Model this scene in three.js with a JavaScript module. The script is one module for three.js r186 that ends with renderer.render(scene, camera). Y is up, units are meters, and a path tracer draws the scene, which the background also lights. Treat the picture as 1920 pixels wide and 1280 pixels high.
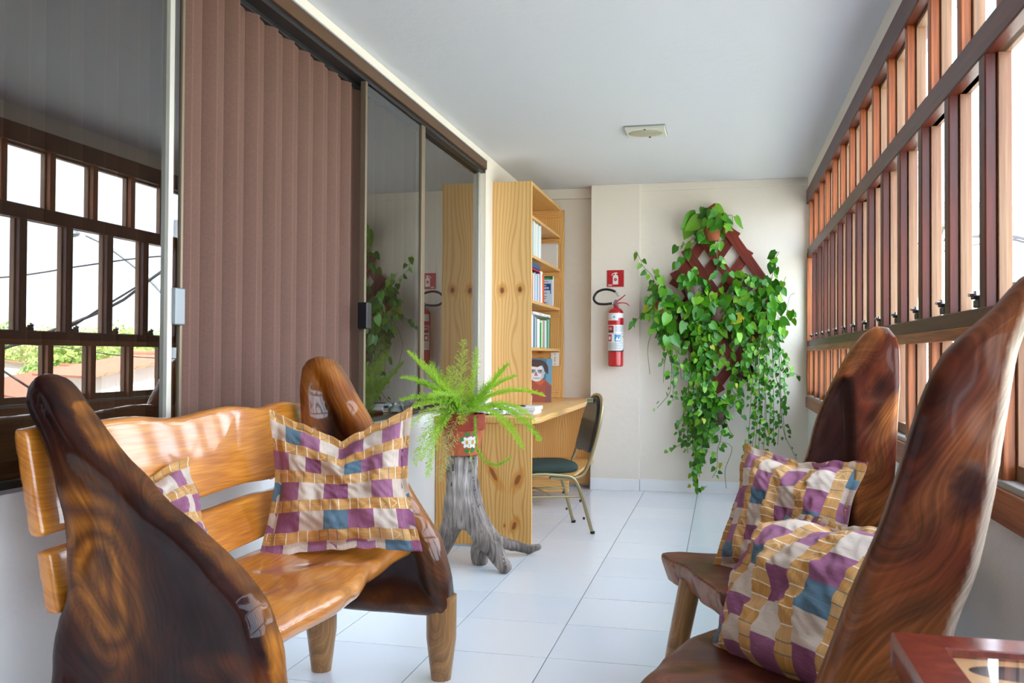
import * as THREE from 'three';
import { mergeGeometries, toCreasedNormals, mergeVertices } from 'three/addons/utils/BufferGeometryUtils.js';
import { RoundedBoxGeometry } from 'three/addons/geometries/RoundedBoxGeometry.js';
import { createNoise2D, createNoise3D } from 'simplex-noise';

// ------------------------------------------------------------------ camera, sky, exposure
const scene = new THREE.Scene();
const camera = new THREE.PerspectiveCamera(2 * Math.atan(640 / 1707) * 180 / Math.PI, 1.5, 0.05, 400);
camera.position.set(0, 1.16, 0);
camera.rotation.order = 'YXZ';
camera.rotation.set(0.016, 0.2277, 0.0051);
camera.focus = 4.6;
camera.userData.fStop = 9;
scene.add(camera);

const renderer = new THREE.WebGLRenderer({ antialias: true });
renderer.toneMapping = THREE.LinearToneMapping;
renderer.toneMappingExposure = 1.28;
renderer.shadowMap.enabled = true;

const SKY = 7.0;
{
  const w = 64, h = 32, d = new Float32Array(w * h * 4);
  for (let y = 0; y < h; y++) for (let x = 0; x < w; x++) {
    const t = Math.max(0, ((y + 0.5) / h - 0.5) * 2), o = (y * w + x) * 4;   // row 0 is the nadir
    const k = Math.pow(t, 0.6);
    d[o] = 0.92 - 0.2 * k; d[o + 1] = 1.0 - 0.1 * k; d[o + 2] = 1.16 + 0.04 * k; d[o + 3] = 1;
  }
  const t = new THREE.DataTexture(d, w, h, THREE.RGBAFormat, THREE.FloatType);
  t.mapping = THREE.EquirectangularReflectionMapping; t.magFilter = THREE.LinearFilter; t.needsUpdate = true;
  scene.background = t; scene.environment = t;
  scene.backgroundIntensity = SKY; scene.environmentIntensity = SKY;
}
// the sun stands behind the building (to the left) and lights the village, not the gallery
const sun = new THREE.DirectionalLight(new THREE.Color(1, 0.94, 0.85), 40);
sun.position.set(-30, 48, 14); sun.target.position.set(10, 0, -30);
sun.castShadow = true; sun.shadow.mapSize.set(2048, 2048);
Object.assign(sun.shadow.camera, { left: -60, right: 60, top: 60, bottom: -60, near: 1, far: 200 });
scene.add(sun, sun.target);

// ------------------------------------------------------------------ helpers
let seed = 12345;
const rnd = () => { seed = (seed * 1664525 + 1013904223) >>> 0; return seed / 4294967296; };
const rr = (a, b) => a + (b - a) * rnd();
const n2 = createNoise2D(rnd), n3 = createNoise3D(rnd);
const clamp = (x, a = 0, b = 1) => Math.min(b, Math.max(a, x));
const sst = (a, b, x) => { const t = clamp((x - a) / (b - a)); return t * t * (3 - 2 * t); };
const mix = (a, b, t) => a + (b - a) * t;
const C = (hex) => new THREE.Color(hex);
const V = (x, y, z) => new THREE.Vector3(x, y, -z);           // z is the distance down the gallery

const used = {};
function numbered(n) { const k = used[n] = (used[n] ?? -1) + 1; return k ? n + '_' + String(k).padStart(3, '0') : n; }
function shade(m) { m.castShadow = true; m.receiveShadow = true; return m; }
function struct(name, parent = scene) {
  const g = new THREE.Group(); g.name = name; parent.add(g);
  if (parent === scene) g.userData.kind = 'structure';
  g.userData.base = undefined; delete g.userData.base;
  return g;
}
const bases = new Map();
function thing(name, label, category, [x, y, z], group) {
  const g = new THREE.Group(); g.name = numbered(name); g.position.copy(V(x, y, z)); scene.add(g);
  g.userData = { label, category }; if (group) g.userData.group = group;
  bases.set(g, g.position.clone());
  return g;
}
// a geometry in gallery coordinates becomes a part of a thing
function part(parent, name, geo, mat, label) {
  const b = bases.get(parent);
  if (b) geo.translate(-b.x, -b.y, -b.z);
  const m = shade(new THREE.Mesh(geo, mat)); m.name = name; parent.add(m);
  if (label) m.userData.label = label;
  if (b) bases.set(m, b);
  return m;
}
// metric uv by dominant normal; the grain (v) follows the longest side
function metricUV(g, axis) {
  g.computeBoundingBox();
  const s = g.boundingBox.getSize(new THREE.Vector3());
  const L = axis ?? (s.x >= s.y && s.x >= s.z ? 0 : s.y >= s.z ? 1 : 2);
  const p = g.attributes.position, n = g.attributes.normal, uv = new Float32Array(p.count * 2);
  const ox = rnd() * 3, oy = rnd() * 3;
  for (let i = 0; i < p.count; i++) {
    const P = [p.getX(i), p.getY(i), p.getZ(i)], N = [n.getX(i), n.getY(i), n.getZ(i)].map(Math.abs);
    let d = N[0] > N[1] && N[0] > N[2] ? 0 : N[1] > N[2] ? 1 : 2;
    let a, b;
    if (d === L) { a = P[(L + 1) % 3]; b = P[(L + 2) % 3]; } else { b = P[L]; a = P[3 - L - d]; }
    uv[i * 2] = a + ox; uv[i * 2 + 1] = b + oy;
  }
  g.setAttribute('uv', new THREE.BufferAttribute(uv, 2));
  return g;
}
// box between corners in gallery coordinates
function box(x0, x1, y0, y1, z0, z1, r = 0.002, axis) {
  const w = x1 - x0, h = y1 - y0, d = z1 - z0;
  const rad = Math.min(r, w / 2.2, h / 2.2, d / 2.2);
  const g = rad > 0.0006 ? new RoundedBoxGeometry(w, h, d, 1, rad) : new THREE.BoxGeometry(w, h, d);
  g.translate((x0 + x1) / 2, (y0 + y1) / 2, -(z0 + z1) / 2);
  return metricUV(g, axis);
}
function flipZ(g) {                                            // gallery z to three z
  const p = g.attributes.position, n = g.attributes.normal;
  for (let i = 0; i < p.count; i++) { p.setZ(i, -p.getZ(i)); if (n) n.setZ(i, -n.getZ(i)); }
  if (g.index) { const a = g.index.array; for (let i = 0; i < a.length; i += 3) { const t = a[i]; a[i] = a[i + 1]; a[i + 1] = t; } }
  return g;
}
function tube(pts, r, seg = 24, rad = 8, closed = false) {
  const c = new THREE.CatmullRomCurve3(pts.map((q) => (q.isVector3 ? q : V(...q))), closed, 'centripetal');
  return new THREE.TubeGeometry(c, seg, r, rad, closed);
}
// tapered tube with cap ends
function taper(pts, radii, seg = 12, rad = 8) {
  const c = new THREE.CatmullRomCurve3(pts.map((q) => (q.isVector3 ? q : V(...q))));
  const fr = c.computeFrenetFrames(seg, false), pos = [], idx = [], uv = [];
  const len = c.getLength();
  for (let i = 0; i <= seg; i++) {
    const t = i / seg, p = c.getPointAt(t), f = t * (radii.length - 1), k = Math.min(radii.length - 2, Math.floor(f)), r = mix(radii[k], radii[k + 1], f - k);
    for (let j = 0; j <= rad; j++) {
      const a = j / rad * Math.PI * 2, v = fr.normals[i].clone().multiplyScalar(Math.cos(a) * r).addScaledVector(fr.binormals[i], Math.sin(a) * r).add(p);
      pos.push(v.x, v.y, v.z); uv.push(j / rad * r * 6, t * len);
    }
  }
  for (let i = 0; i < seg; i++) for (let j = 0; j < rad; j++) { const a = i * (rad + 1) + j, b = a + rad + 1; idx.push(a, a + 1, b, b, a + 1, b + 1); }
  for (const [row, s] of [[0, 1], [seg, -1]]) {
    const p = c.getPointAt(row / seg), o = pos.length / 3; pos.push(p.x, p.y, p.z); uv.push(0, 0);
    for (let j = 0; j < rad; j++) { const a = row * (rad + 1) + j; if (s > 0) idx.push(o, a + 1, a); else idx.push(o, a, a + 1); }
  }
  const g = new THREE.BufferGeometry();
  g.setAttribute('position', new THREE.Float32BufferAttribute(pos, 3)); g.setAttribute('uv', new THREE.Float32BufferAttribute(uv, 2)); g.setIndex(idx);
  return toCreasedNormals(g, 0.9);
}
const lathe = (pts, seg = 32) => new THREE.LatheGeometry(pts.map(([r, y]) => new THREE.Vector2(r, y)), seg);
const merge = (list) => mergeGeometries(list.map((g) => (g.index ? g.toNonIndexed() : g)).map((g) => { for (const k of Object.keys(g.attributes)) if (!['position', 'normal', 'uv', 'color'].includes(k)) g.deleteAttribute(k); return g; }));

// ---- signed distances and a surface-nets mesher, in gallery coordinates
const smin = (a, b, k) => { const h = Math.max(k - Math.abs(a - b), 0) / k; return Math.min(a, b) - h * h * k * 0.25; };
const smax = (a, b, k) => -smin(-a, -b, k);
function polySDF(pts) {
  const n = pts.length;
  return (x, y) => {
    let d = 1e9, s = 1;
    for (let i = 0, j = n - 1; i < n; j = i++) {
      const ex = pts[j][0] - pts[i][0], ey = pts[j][1] - pts[i][1], wx = x - pts[i][0], wy = y - pts[i][1];
      const t = clamp((wx * ex + wy * ey) / (ex * ex + ey * ey)), bx = wx - ex * t, by = wy - ey * t;
      d = Math.min(d, bx * bx + by * by);
      const c1 = y >= pts[i][1], c2 = y < pts[j][1], c3 = ex * wy > ey * wx;
      if ((c1 && c2 && c3) || (!c1 && !c2 && !c3)) s = -s;
    }
    return s * Math.sqrt(d);
  };
}
function smoothPoly(pts, n = 64) {
  const c = new THREE.CatmullRomCurve3(pts.map(([x, y]) => new THREE.Vector3(x, y, 0)), true, 'centripetal');
  return c.getSpacedPoints(n).slice(0, n).map((p) => [p.x, p.y]);
}
function capsule(p, a, b, ra, rb) {
  const ab = [b[0] - a[0], b[1] - a[1], b[2] - a[2]], ap = [p[0] - a[0], p[1] - a[1], p[2] - a[2]];
  const t = clamp((ab[0] * ap[0] + ab[1] * ap[1] + ab[2] * ap[2]) / (ab[0] ** 2 + ab[1] ** 2 + ab[2] ** 2));
  return Math.hypot(ap[0] - ab[0] * t, ap[1] - ab[1] * t, ap[2] - ab[2] * t) - mix(ra, rb, t);
}
function nets(f, lo, hi, cell, { uvOf, colorOf } = {}) {
  const N = [0, 1, 2].map((k) => Math.ceil((hi[k] - lo[k]) / cell) + 1), [nx, ny, nz] = N;
  const val = new Float32Array(nx * ny * nz), id = (i, j, k) => (k * ny + j) * nx + i;
  for (let k = 0; k < nz; k++) for (let j = 0; j < ny; j++) for (let i = 0; i < nx; i++) val[id(i, j, k)] = f(lo[0] + i * cell, lo[1] + j * cell, lo[2] + k * cell);
  const vert = new Int32Array(nx * ny * nz).fill(-1), pos = [], idx = [];
  const E = [[0, 1], [2, 3], [4, 5], [6, 7], [0, 2], [1, 3], [4, 6], [5, 7], [0, 4], [1, 5], [2, 6], [3, 7]];
  for (let k = 0; k < nz - 1; k++) for (let j = 0; j < ny - 1; j++) for (let i = 0; i < nx - 1; i++) {
    const c = []; let neg = 0;
    for (let q = 0; q < 8; q++) { const v = val[id(i + (q & 1), j + ((q >> 1) & 1), k + (q >> 2))]; c.push(v); if (v < 0) neg++; }
    if (!neg || neg === 8) continue;
    let s = [0, 0, 0], n = 0;
    for (const [a, b] of E) {
      if ((c[a] < 0) === (c[b] < 0)) continue;
      const t = c[a] / (c[a] - c[b]);
      for (let d = 0; d < 3; d++) { const A = (a >> d) & 1, B = (b >> d) & 1; s[d] += A + (B - A) * t; }
      n++;
    }
    vert[id(i, j, k)] = pos.length / 3;
    pos.push(lo[0] + (i + s[0] / n) * cell, lo[1] + (j + s[1] / n) * cell, lo[2] + (k + s[2] / n) * cell);
  }
  const quad = (a, b, c, d, fl) => { if (a < 0 || b < 0 || c < 0 || d < 0) return; if (fl) idx.push(a, b, c, a, c, d); else idx.push(a, c, b, a, d, c); };
  for (let k = 1; k < nz - 1; k++) for (let j = 1; j < ny - 1; j++) for (let i = 1; i < nx - 1; i++) {
    const v = val[id(i, j, k)] < 0;
    if (v !== val[id(i + 1, j, k)] < 0) quad(vert[id(i, j - 1, k - 1)], vert[id(i, j, k - 1)], vert[id(i, j, k)], vert[id(i, j - 1, k)], v);
    if (v !== val[id(i, j + 1, k)] < 0) quad(vert[id(i - 1, j, k - 1)], vert[id(i - 1, j, k)], vert[id(i, j, k)], vert[id(i, j, k - 1)], v);
    if (v !== val[id(i, j, k + 1)] < 0) quad(vert[id(i - 1, j - 1, k)], vert[id(i, j - 1, k)], vert[id(i, j, k)], vert[id(i - 1, j, k)], v);
  }
  const cnt = pos.length / 3, nor = new Float32Array(cnt * 3), uv = new Float32Array(cnt * 2), col = colorOf && new Float32Array(cnt * 3), e = cell * 0.4;
  for (let i = 0; i < cnt; i++) {
    const x = pos[i * 3], y = pos[i * 3 + 1], z = pos[i * 3 + 2];
    let a = f(x + e, y, z) - f(x - e, y, z), b = f(x, y + e, z) - f(x, y - e, z), c = f(x, y, z + e) - f(x, y, z - e);
    const l = Math.hypot(a, b, c) || 1; nor.set([a / l, b / l, c / l], i * 3);
    const u = uvOf ? uvOf(x, y, z, a / l, b / l, c / l) : [x + z, y]; uv.set(u, i * 2);
    if (col) col.set(colorOf(x, y, z, a / l, b / l, c / l), i * 3);
  }
  const g = new THREE.BufferGeometry();
  g.setAttribute('position', new THREE.Float32BufferAttribute(pos, 3)); g.setAttribute('normal', new THREE.BufferAttribute(nor, 3));
  g.setAttribute('uv', new THREE.BufferAttribute(uv, 2)); if (col) g.setAttribute('color', new THREE.BufferAttribute(col, 3));
  g.setIndex(idx);
  return flipZ(g);
}

// ------------------------------------------------------------------ textures
function dataTex(w, h, fn, { srgb = true, repeat = true, sx = 1, sy = 1 } = {}) {
  const d = new Uint8Array(w * h * 4);
  for (let y = 0; y < h; y++) for (let x = 0; x < w; x++) { const c = fn(x / w, y / h), o = (y * w + x) * 4; d[o] = clamp(c[0], 0, 255); d[o + 1] = clamp(c[1], 0, 255); d[o + 2] = clamp(c[2], 0, 255); d[o + 3] = 255; }
  const t = new THREE.DataTexture(d, w, h); t.magFilter = THREE.LinearFilter; t.minFilter = THREE.LinearFilter;
  if (srgb) t.colorSpace = THREE.SRGBColorSpace;
  if (repeat) t.wrapS = t.wrapT = THREE.MirroredRepeatWrapping;
  t.repeat.set(sx, sy); t.needsUpdate = true;
  return t;
}
function canvasTex(w, h, draw) {
  const c = document.createElement('canvas'); c.width = w; c.height = h; draw(c.getContext('2d'), w, h);
  const t = new THREE.CanvasTexture(c); t.colorSpace = THREE.SRGBColorSpace; t.anisotropy = 8; return t;
}
const lerp3 = (a, b, t) => [mix(a[0], b[0], t), mix(a[1], b[1], t), mix(a[2], b[2], t)];
// straight-grained board: u across, v along; size in metres w x h
function boardTex(W, H, pw, ph, { light, dark, freq = 70, wob = 0.02, knots = [], arch = [], knotDark = [92, 48, 18], knotMid = [196, 124, 48], contrast = 1, tint = 1 }) {
  return (u, v) => {
    const x = u * W, y = v * H;
    let q = x + wob * n2(x * 1.5 + 7, y * 0.7) + 0.25 * wob * n2(x * 8, y * 2.2 + 3);
    for (const [ax, ay, aw, ah] of arch) { const dx = (x - ax) / aw, dy = (y - ay) / ah; if (dy > -3) q += aw * 0.9 * Math.exp(-dx * dx) * Math.exp(-dy * dy) ; }
    let kd = 0, km = 0;
    for (const [kx, ky, a, b, rot = 0] of knots) {
      const c = Math.cos(rot), s = Math.sin(rot), dx = (x - kx) * c + (y - ky) * s, dy = -(x - kx) * s + (y - ky) * c;
      const r = Math.hypot(dx / a, dy / b);
      q += (x - kx) * -0.75 * Math.exp(-((x - kx) ** 2 / (a * a * 12) + (y - ky) ** 2 / (b * b * 10)));
      kd = Math.max(kd, 1 - sst(0.75, 1.1, r + 0.12 * n2(dx * 90, dy * 90))); km = Math.max(km, 0.75 * (1 - sst(0.8, 3.2, r + 0.5 * n2(dx * 20, dy * 12))));
    }
    const s = Math.sin(q * freq * 6.283) * 0.5 + 0.5, line = Math.pow(s, 3.2);
    const fine = 0.5 + 0.5 * n2(x * 260, y * 5), broad = 0.5 + 0.5 * n2(q * 9 + 20, y * 0.35);
    let t = clamp((line * 0.62 + fine * 0.16 + broad * 0.25) * contrast);
    let c = lerp3(light, dark, t);
    c = lerp3(c, knotMid, km); c = lerp3(c, knotDark, kd * (0.75 + 0.25 * n2(x * 150, y * 150)));
    return c.map((k) => k * tint);
  };
}
const PINE_L = [238, 192, 120], PINE_D = [205, 142, 66];
const pineTex = dataTex(512, 1024, boardTex(0.6, 2.4, 0, 0, { light: PINE_L, dark: PINE_D, freq: 55, wob: 0.03, knots: [[0.4, 1.7, 0.012, 0.018], [0.13, 0.5, 0.01, 0.016]] }), { sx: 1 / 0.6, sy: 1 / 2.4 });
const pineSideTex = dataTex(256, 1024, boardTex(0.31, 1.7, 0, 0, { light: [248, 208, 142], dark: [220, 164, 92], freq: 34, wob: 0.012, knots: [[0.082, 0.87, 0.016, 0.024], [0.222, 0.875, 0.015, 0.022]], arch: [[0.15, 1.12, 0.06, 0.26], [0.15, 0.45, 0.06, 0.26]], knotDark: [96, 52, 24], knotMid: [206, 138, 58] }), { repeat: false });
const pineDeskTex = dataTex(256, 1024, boardTex(0.31, 0.76, 0, 0, { light: [236, 190, 118], dark: [200, 136, 62], freq: 45, wob: 0.014, knots: [[0.075, 0.445, 0.013, 0.05, 0.5], [0.225, 0.415, 0.015, 0.036, -0.42], [0.205, 0.138, 0.012, 0.026, -0.3], [0.145, 0.135, 0.005, 0.008]], arch: [[0.2, 0.25, 0.04, 0.12]], knotDark: [128, 66, 20], knotMid: [206, 132, 48] }), { repeat: false });
const pineDeskTex2 = dataTex(256, 1024, boardTex(0.29, 0.76, 0, 0, { light: [232, 182, 104], dark: [196, 132, 56], freq: 45, wob: 0.014, knots: [[0.09, 0.42, 0.012, 0.04, 0.45]], knotDark: [120, 62, 20], knotMid: [200, 124, 44] }), { repeat: false });
const pineBump = dataTex(256, 512, (u, v) => { const g = 128 + 60 * n2(u * 60, v * 3) + 40 * n2(u * 160, v * 6); return [g, g, g]; }, { srgb: false, sx: 2, sy: 1 });
const pine = new THREE.MeshPhysicalMaterial({ map: pineTex, roughness: 0.42, clearcoat: 0.35, clearcoatRoughness: 0.3 });
const pineSide = new THREE.MeshPhysicalMaterial({ map: pineSideTex, roughness: 0.45, clearcoat: 0.25, clearcoatRoughness: 0.35 });
const pineDesk = new THREE.MeshPhysicalMaterial({ map: pineDeskTex, roughness: 0.45, clearcoat: 0.25, clearcoatRoughness: 0.35 });
const pineDesk2 = new THREE.MeshPhysicalMaterial({ map: pineDeskTex2, roughness: 0.45, clearcoat: 0.25, clearcoatRoughness: 0.35 });
// grain that only modulates the vertex colour of the carved furniture
const carveTex = dataTex(512, 512, (u, v) => {
  const x = u * 1.0, y = v * 1.0, q = x * 3 + 0.55 * n2(x * 2.2, y * 1.1) + 0.2 * n2(x * 6, y * 3);
  const g = 212 + 26 * n2(q * 9, y * 1.6) + 18 * n2(q * 26, y * 3.5) + 14 * n2(x * 75, y * 8) - 70 * Math.pow(clamp(n2(x * 5 + 40, y * 4)), 3);
  return [g, g * 0.985, g * 0.97];
}, { sx: 1.15, sy: 1.15 });
const carved = new THREE.MeshPhysicalMaterial({ map: carveTex, vertexColors: true, roughness: 0.5, specularIntensity: 0.4, clearcoat: 0.7, clearcoatRoughness: 0.07 });
const carvedRight = new THREE.MeshPhysicalMaterial({ map: carveTex, vertexColors: true, roughness: 0.5, specularIntensity: 0.25, clearcoat: 0.3, clearcoatRoughness: 0.1 });
const carvedDark = new THREE.MeshPhysicalMaterial({ map: carveTex, vertexColors: true, roughness: 0.55, specularIntensity: 0.2, clearcoat: 0.4, clearcoatRoughness: 0.05 });
const honeyTex = dataTex(512, 512, (u, v) => {
  const x = u * 0.6, y = v * 1.4, q = x + 0.02 * n2(x * 4, y * 1.1) + 0.004 * n2(x * 20, y * 4);
  const t = clamp(0.40 + 0.17 * n2(q * 60, y * 1.6) + 0.09 * n2(q * 14, y * 0.9) + 0.2 * n2(x * 150, y * 6) + 0.16 * n2(x * 5, y * 4));
  return lerp3([226, 148, 52], [158, 82, 16], t);
}, { sx: 1 / 0.6, sy: 1 / 1.4 });
const honey = new THREE.MeshPhysicalMaterial({ map: honeyTex, roughness: 0.4, clearcoat: 1, clearcoatRoughness: 0.06 });
const legWood = new THREE.MeshPhysicalMaterial({ map: carveTex, color: C('#c08a4c'), roughness: 0.45, clearcoat: 0.4, clearcoatRoughness: 0.3 });
const mahoTex = dataTex(256, 1024, (u, v) => {
  const x = u * 0.4, y = v * 2, t = clamp(0.45 + 0.3 * n2(x * 40, y * 1.2) + 0.25 * n2(x * 160, y * 4) + 0.25 * n2(x * 5, y * 1.6));
  return lerp3([184, 108, 56], [116, 56, 26], t);
}, { sx: 1 / 0.4, sy: 1 / 2 });
const maho = new THREE.MeshStandardMaterial({ map: mahoTex, roughness: 0.42 });
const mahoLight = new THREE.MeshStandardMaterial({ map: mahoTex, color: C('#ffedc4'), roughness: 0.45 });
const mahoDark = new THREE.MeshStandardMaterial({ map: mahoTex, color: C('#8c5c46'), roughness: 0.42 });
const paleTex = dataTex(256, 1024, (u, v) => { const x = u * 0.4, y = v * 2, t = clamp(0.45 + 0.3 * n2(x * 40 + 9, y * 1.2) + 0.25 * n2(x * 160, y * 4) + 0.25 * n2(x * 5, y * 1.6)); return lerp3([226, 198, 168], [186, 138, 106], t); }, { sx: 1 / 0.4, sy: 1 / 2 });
const sashWood = new THREE.MeshStandardMaterial({ map: paleTex, color: C('#a89484'), roughness: 0.5 });  // paler than the mullions: skylight on the sash is put into its colour
const plasterBump = dataTex(512, 512, (u, v) => { const g = 128 + 50 * n2(u * 12, v * 12) + 30 * n2(u * 40, v * 40) + 18 * n2(u * 130, v * 130); return [g, g, g]; }, { srgb: false, sx: 1, sy: 1 });
const plaster = new THREE.MeshStandardMaterial({ color: C('#f3eadc'), roughness: 0.85, bumpMap: plasterBump, bumpScale: 0.0016 });
const plasterWhite = new THREE.MeshStandardMaterial({ color: C('#ebeae6'), roughness: 0.8, bumpMap: plasterBump, bumpScale: 0.001 });
const ceilMat = new THREE.MeshStandardMaterial({ color: C('#dcdee2'), roughness: 0.9, bumpMap: plasterBump, bumpScale: 0.001 });
const tileMats = [0, 1, 2, 3].map((i) => new THREE.MeshPhysicalMaterial({ color: C(['#e9edf2', '#e6ebf1', '#ebeef2', '#e4e9f0'][i]), roughness: 0.24, clearcoat: 0.3, clearcoatRoughness: 0.12 }));
const grout = new THREE.MeshStandardMaterial({ color: C('#7c8288'), roughness: 0.9 });
const bronze = new THREE.MeshStandardMaterial({ color: C('#6a4a2c'), roughness: 0.38, metalness: 0.55 });
const alu = new THREE.MeshStandardMaterial({ color: C('#d6d2c4'), roughness: 0.38, metalness: 0.5 });
const aluDark = new THREE.MeshStandardMaterial({ color: C('#8a7a64'), roughness: 0.4, metalness: 0.5 });
const blackPl = new THREE.MeshStandardMaterial({ color: C('#16161a'), roughness: 0.4 });
const chrome = new THREE.MeshStandardMaterial({ color: C('#d8dade'), roughness: 0.18, metalness: 1 });
const steel = new THREE.MeshStandardMaterial({ color: C('#b9bec6'), roughness: 0.35, metalness: 0.8 });
const aluLock = new THREE.MeshStandardMaterial({ color: C('#8f959a'), roughness: 0.4, metalness: 0.5 });
const clearGlass = new THREE.MeshPhysicalMaterial({ color: C('#f6faf8'), roughness: 0, transmission: 1, thickness: 0, ior: 1.45 });
const solarGlass = new THREE.MeshPhysicalMaterial({ color: C('#a4a6a0'), roughness: 0, transmission: 1, thickness: 0, ior: 2.3 });

// ------------------------------------------------------------------ the setting
const matFront = new THREE.MeshStandardMaterial({ color: C('#8f7f6e'), roughness: 0.85 });
const XL = -1.725, XR = 0.69, YC = 2.665, ZB = 7.96;      // left wall, right wall, ceiling, back wall
{
  const f = struct('floor');
  part(f, 'grout', box(-2.2, 0.95, -0.12, -0.0025, -2.3, 8.35, 0), grout);
  const geo = box(-0.2228, 0.2228, -0.012, 0, -0.2228, 0.2228, 0.0012);
  for (let i = -3; i < 3; i++) for (let j = -10; j < 11; j++) {
    const m = shade(new THREE.Mesh(geo, tileMats[Math.floor(rnd() * 4)])); m.name = numbered('floor_tile');
    const cx = -0.659 + (i + 0.5) * 0.45, cz = 3.465 + (j + 0.5) * 0.45;
    m.position.copy(V(cx, rr(-0.0004, 0.0002), cz)); f.add(m);
  }
  const c = struct('ceiling'); part(c, 'slab', box(-4.6, 0.98, YC, YC + 0.35, -2.5, 8.4, 0), ceilMat);
}
{
  const w = struct('wall_left');
  part(w, 'parapet', box(XL - 0.2, XL, 0, 0.822, -2.3, 6.54, 0.002), plasterWhite);
  part(w, 'lintel', box(XL - 0.2, XL + 0.004, 2.606, YC, -2.3, 6.54, 0.002), plaster);
  part(w, 'jamb', box(XL - 0.2, XL + 0.004, 0, YC, 6.54, 8.35, 0.002), plaster);
  part(w, 'pier', box(XL - 0.2, XL, 0.822, 2.606, -2.3, -1.6, 0.002), plaster);
  const inner = struct('wall_room');
  part(inner, 'back', box(-4.7, -4.6, -0.1, YC, -2.4, 8.4, 0), plaster);
  part(inner, 'floor_slab', box(-4.7, XL - 0.2, -0.1, 0, -2.4, 8.4, 0), grout);
  part(inner, 'side', box(-4.7, XL - 0.2, 0, YC, -2.5, -2.3, 0), plaster);
  part(inner, 'side', box(-4.7, XL - 0.2, 0, YC, 8.3, 8.4, 0), plaster);
  const r = struct('wall_right');
  part(r, 'parapet', box(XR + 0.004, XR + 0.15, 0, 0.752, -2.3, 8.3, 0.002), plasterWhite);
  part(r, 'lintel', box(XR, XR + 0.16, 2.552, YC, -2.3, 8.3, 0.002), plaster);
  const b = struct('wall_back');
  part(b, 'panel', box(-0.72, XR + 0.3, 0, YC, ZB, ZB + 0.35, 0), plaster);
  part(b, 'recess', box(XL - 0.2, -1.1, 0, YC, 8.1, 8.35, 0), plaster);
  part(b, 'cornice', box(-0.705, XR, 2.60, YC, ZB - 0.012, ZB + 0.01, 0.003), plaster);
  part(b, 'cornice', box(-1.72, -1.13, 2.575, YC, 8.06, 8.12, 0.003), plaster);
  part(b, 'column', box(-1.13, -0.702, 0, YC, 7.925, 8.3, 0.006), plaster);
  const fr = struct('wall_front');
  part(fr, 'panel', box(XL - 0.2, XR + 0.2, 0, YC, -2.5, -2.3, 0), matFront);
  const bb = struct('baseboard_back'), skirt = new THREE.MeshStandardMaterial({ color: C('#fafbfc'), roughness: 0.3 });
  const bt = (x0, x1, z) => { const m = part(bb, numbered('baseboard_tile'), box(x0 + 0.0015, x1 - 0.0015, 0, 0.1, z - 0.01, z + 0.004, 0.002), skirt); return m; };
  bt(-1.13, -0.702, 7.925); bt(-0.70, -0.213, ZB); bt(-0.213, 0.237, ZB); bt(0.237, 0.688, ZB);
  part(bb, numbered('baseboard_tile'), box(-0.714, -0.701, 0, 0.1, 7.916, 7.955, 0.002), tileMats[1]);
  bt(-1.70, -1.14, 8.1);
}
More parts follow.
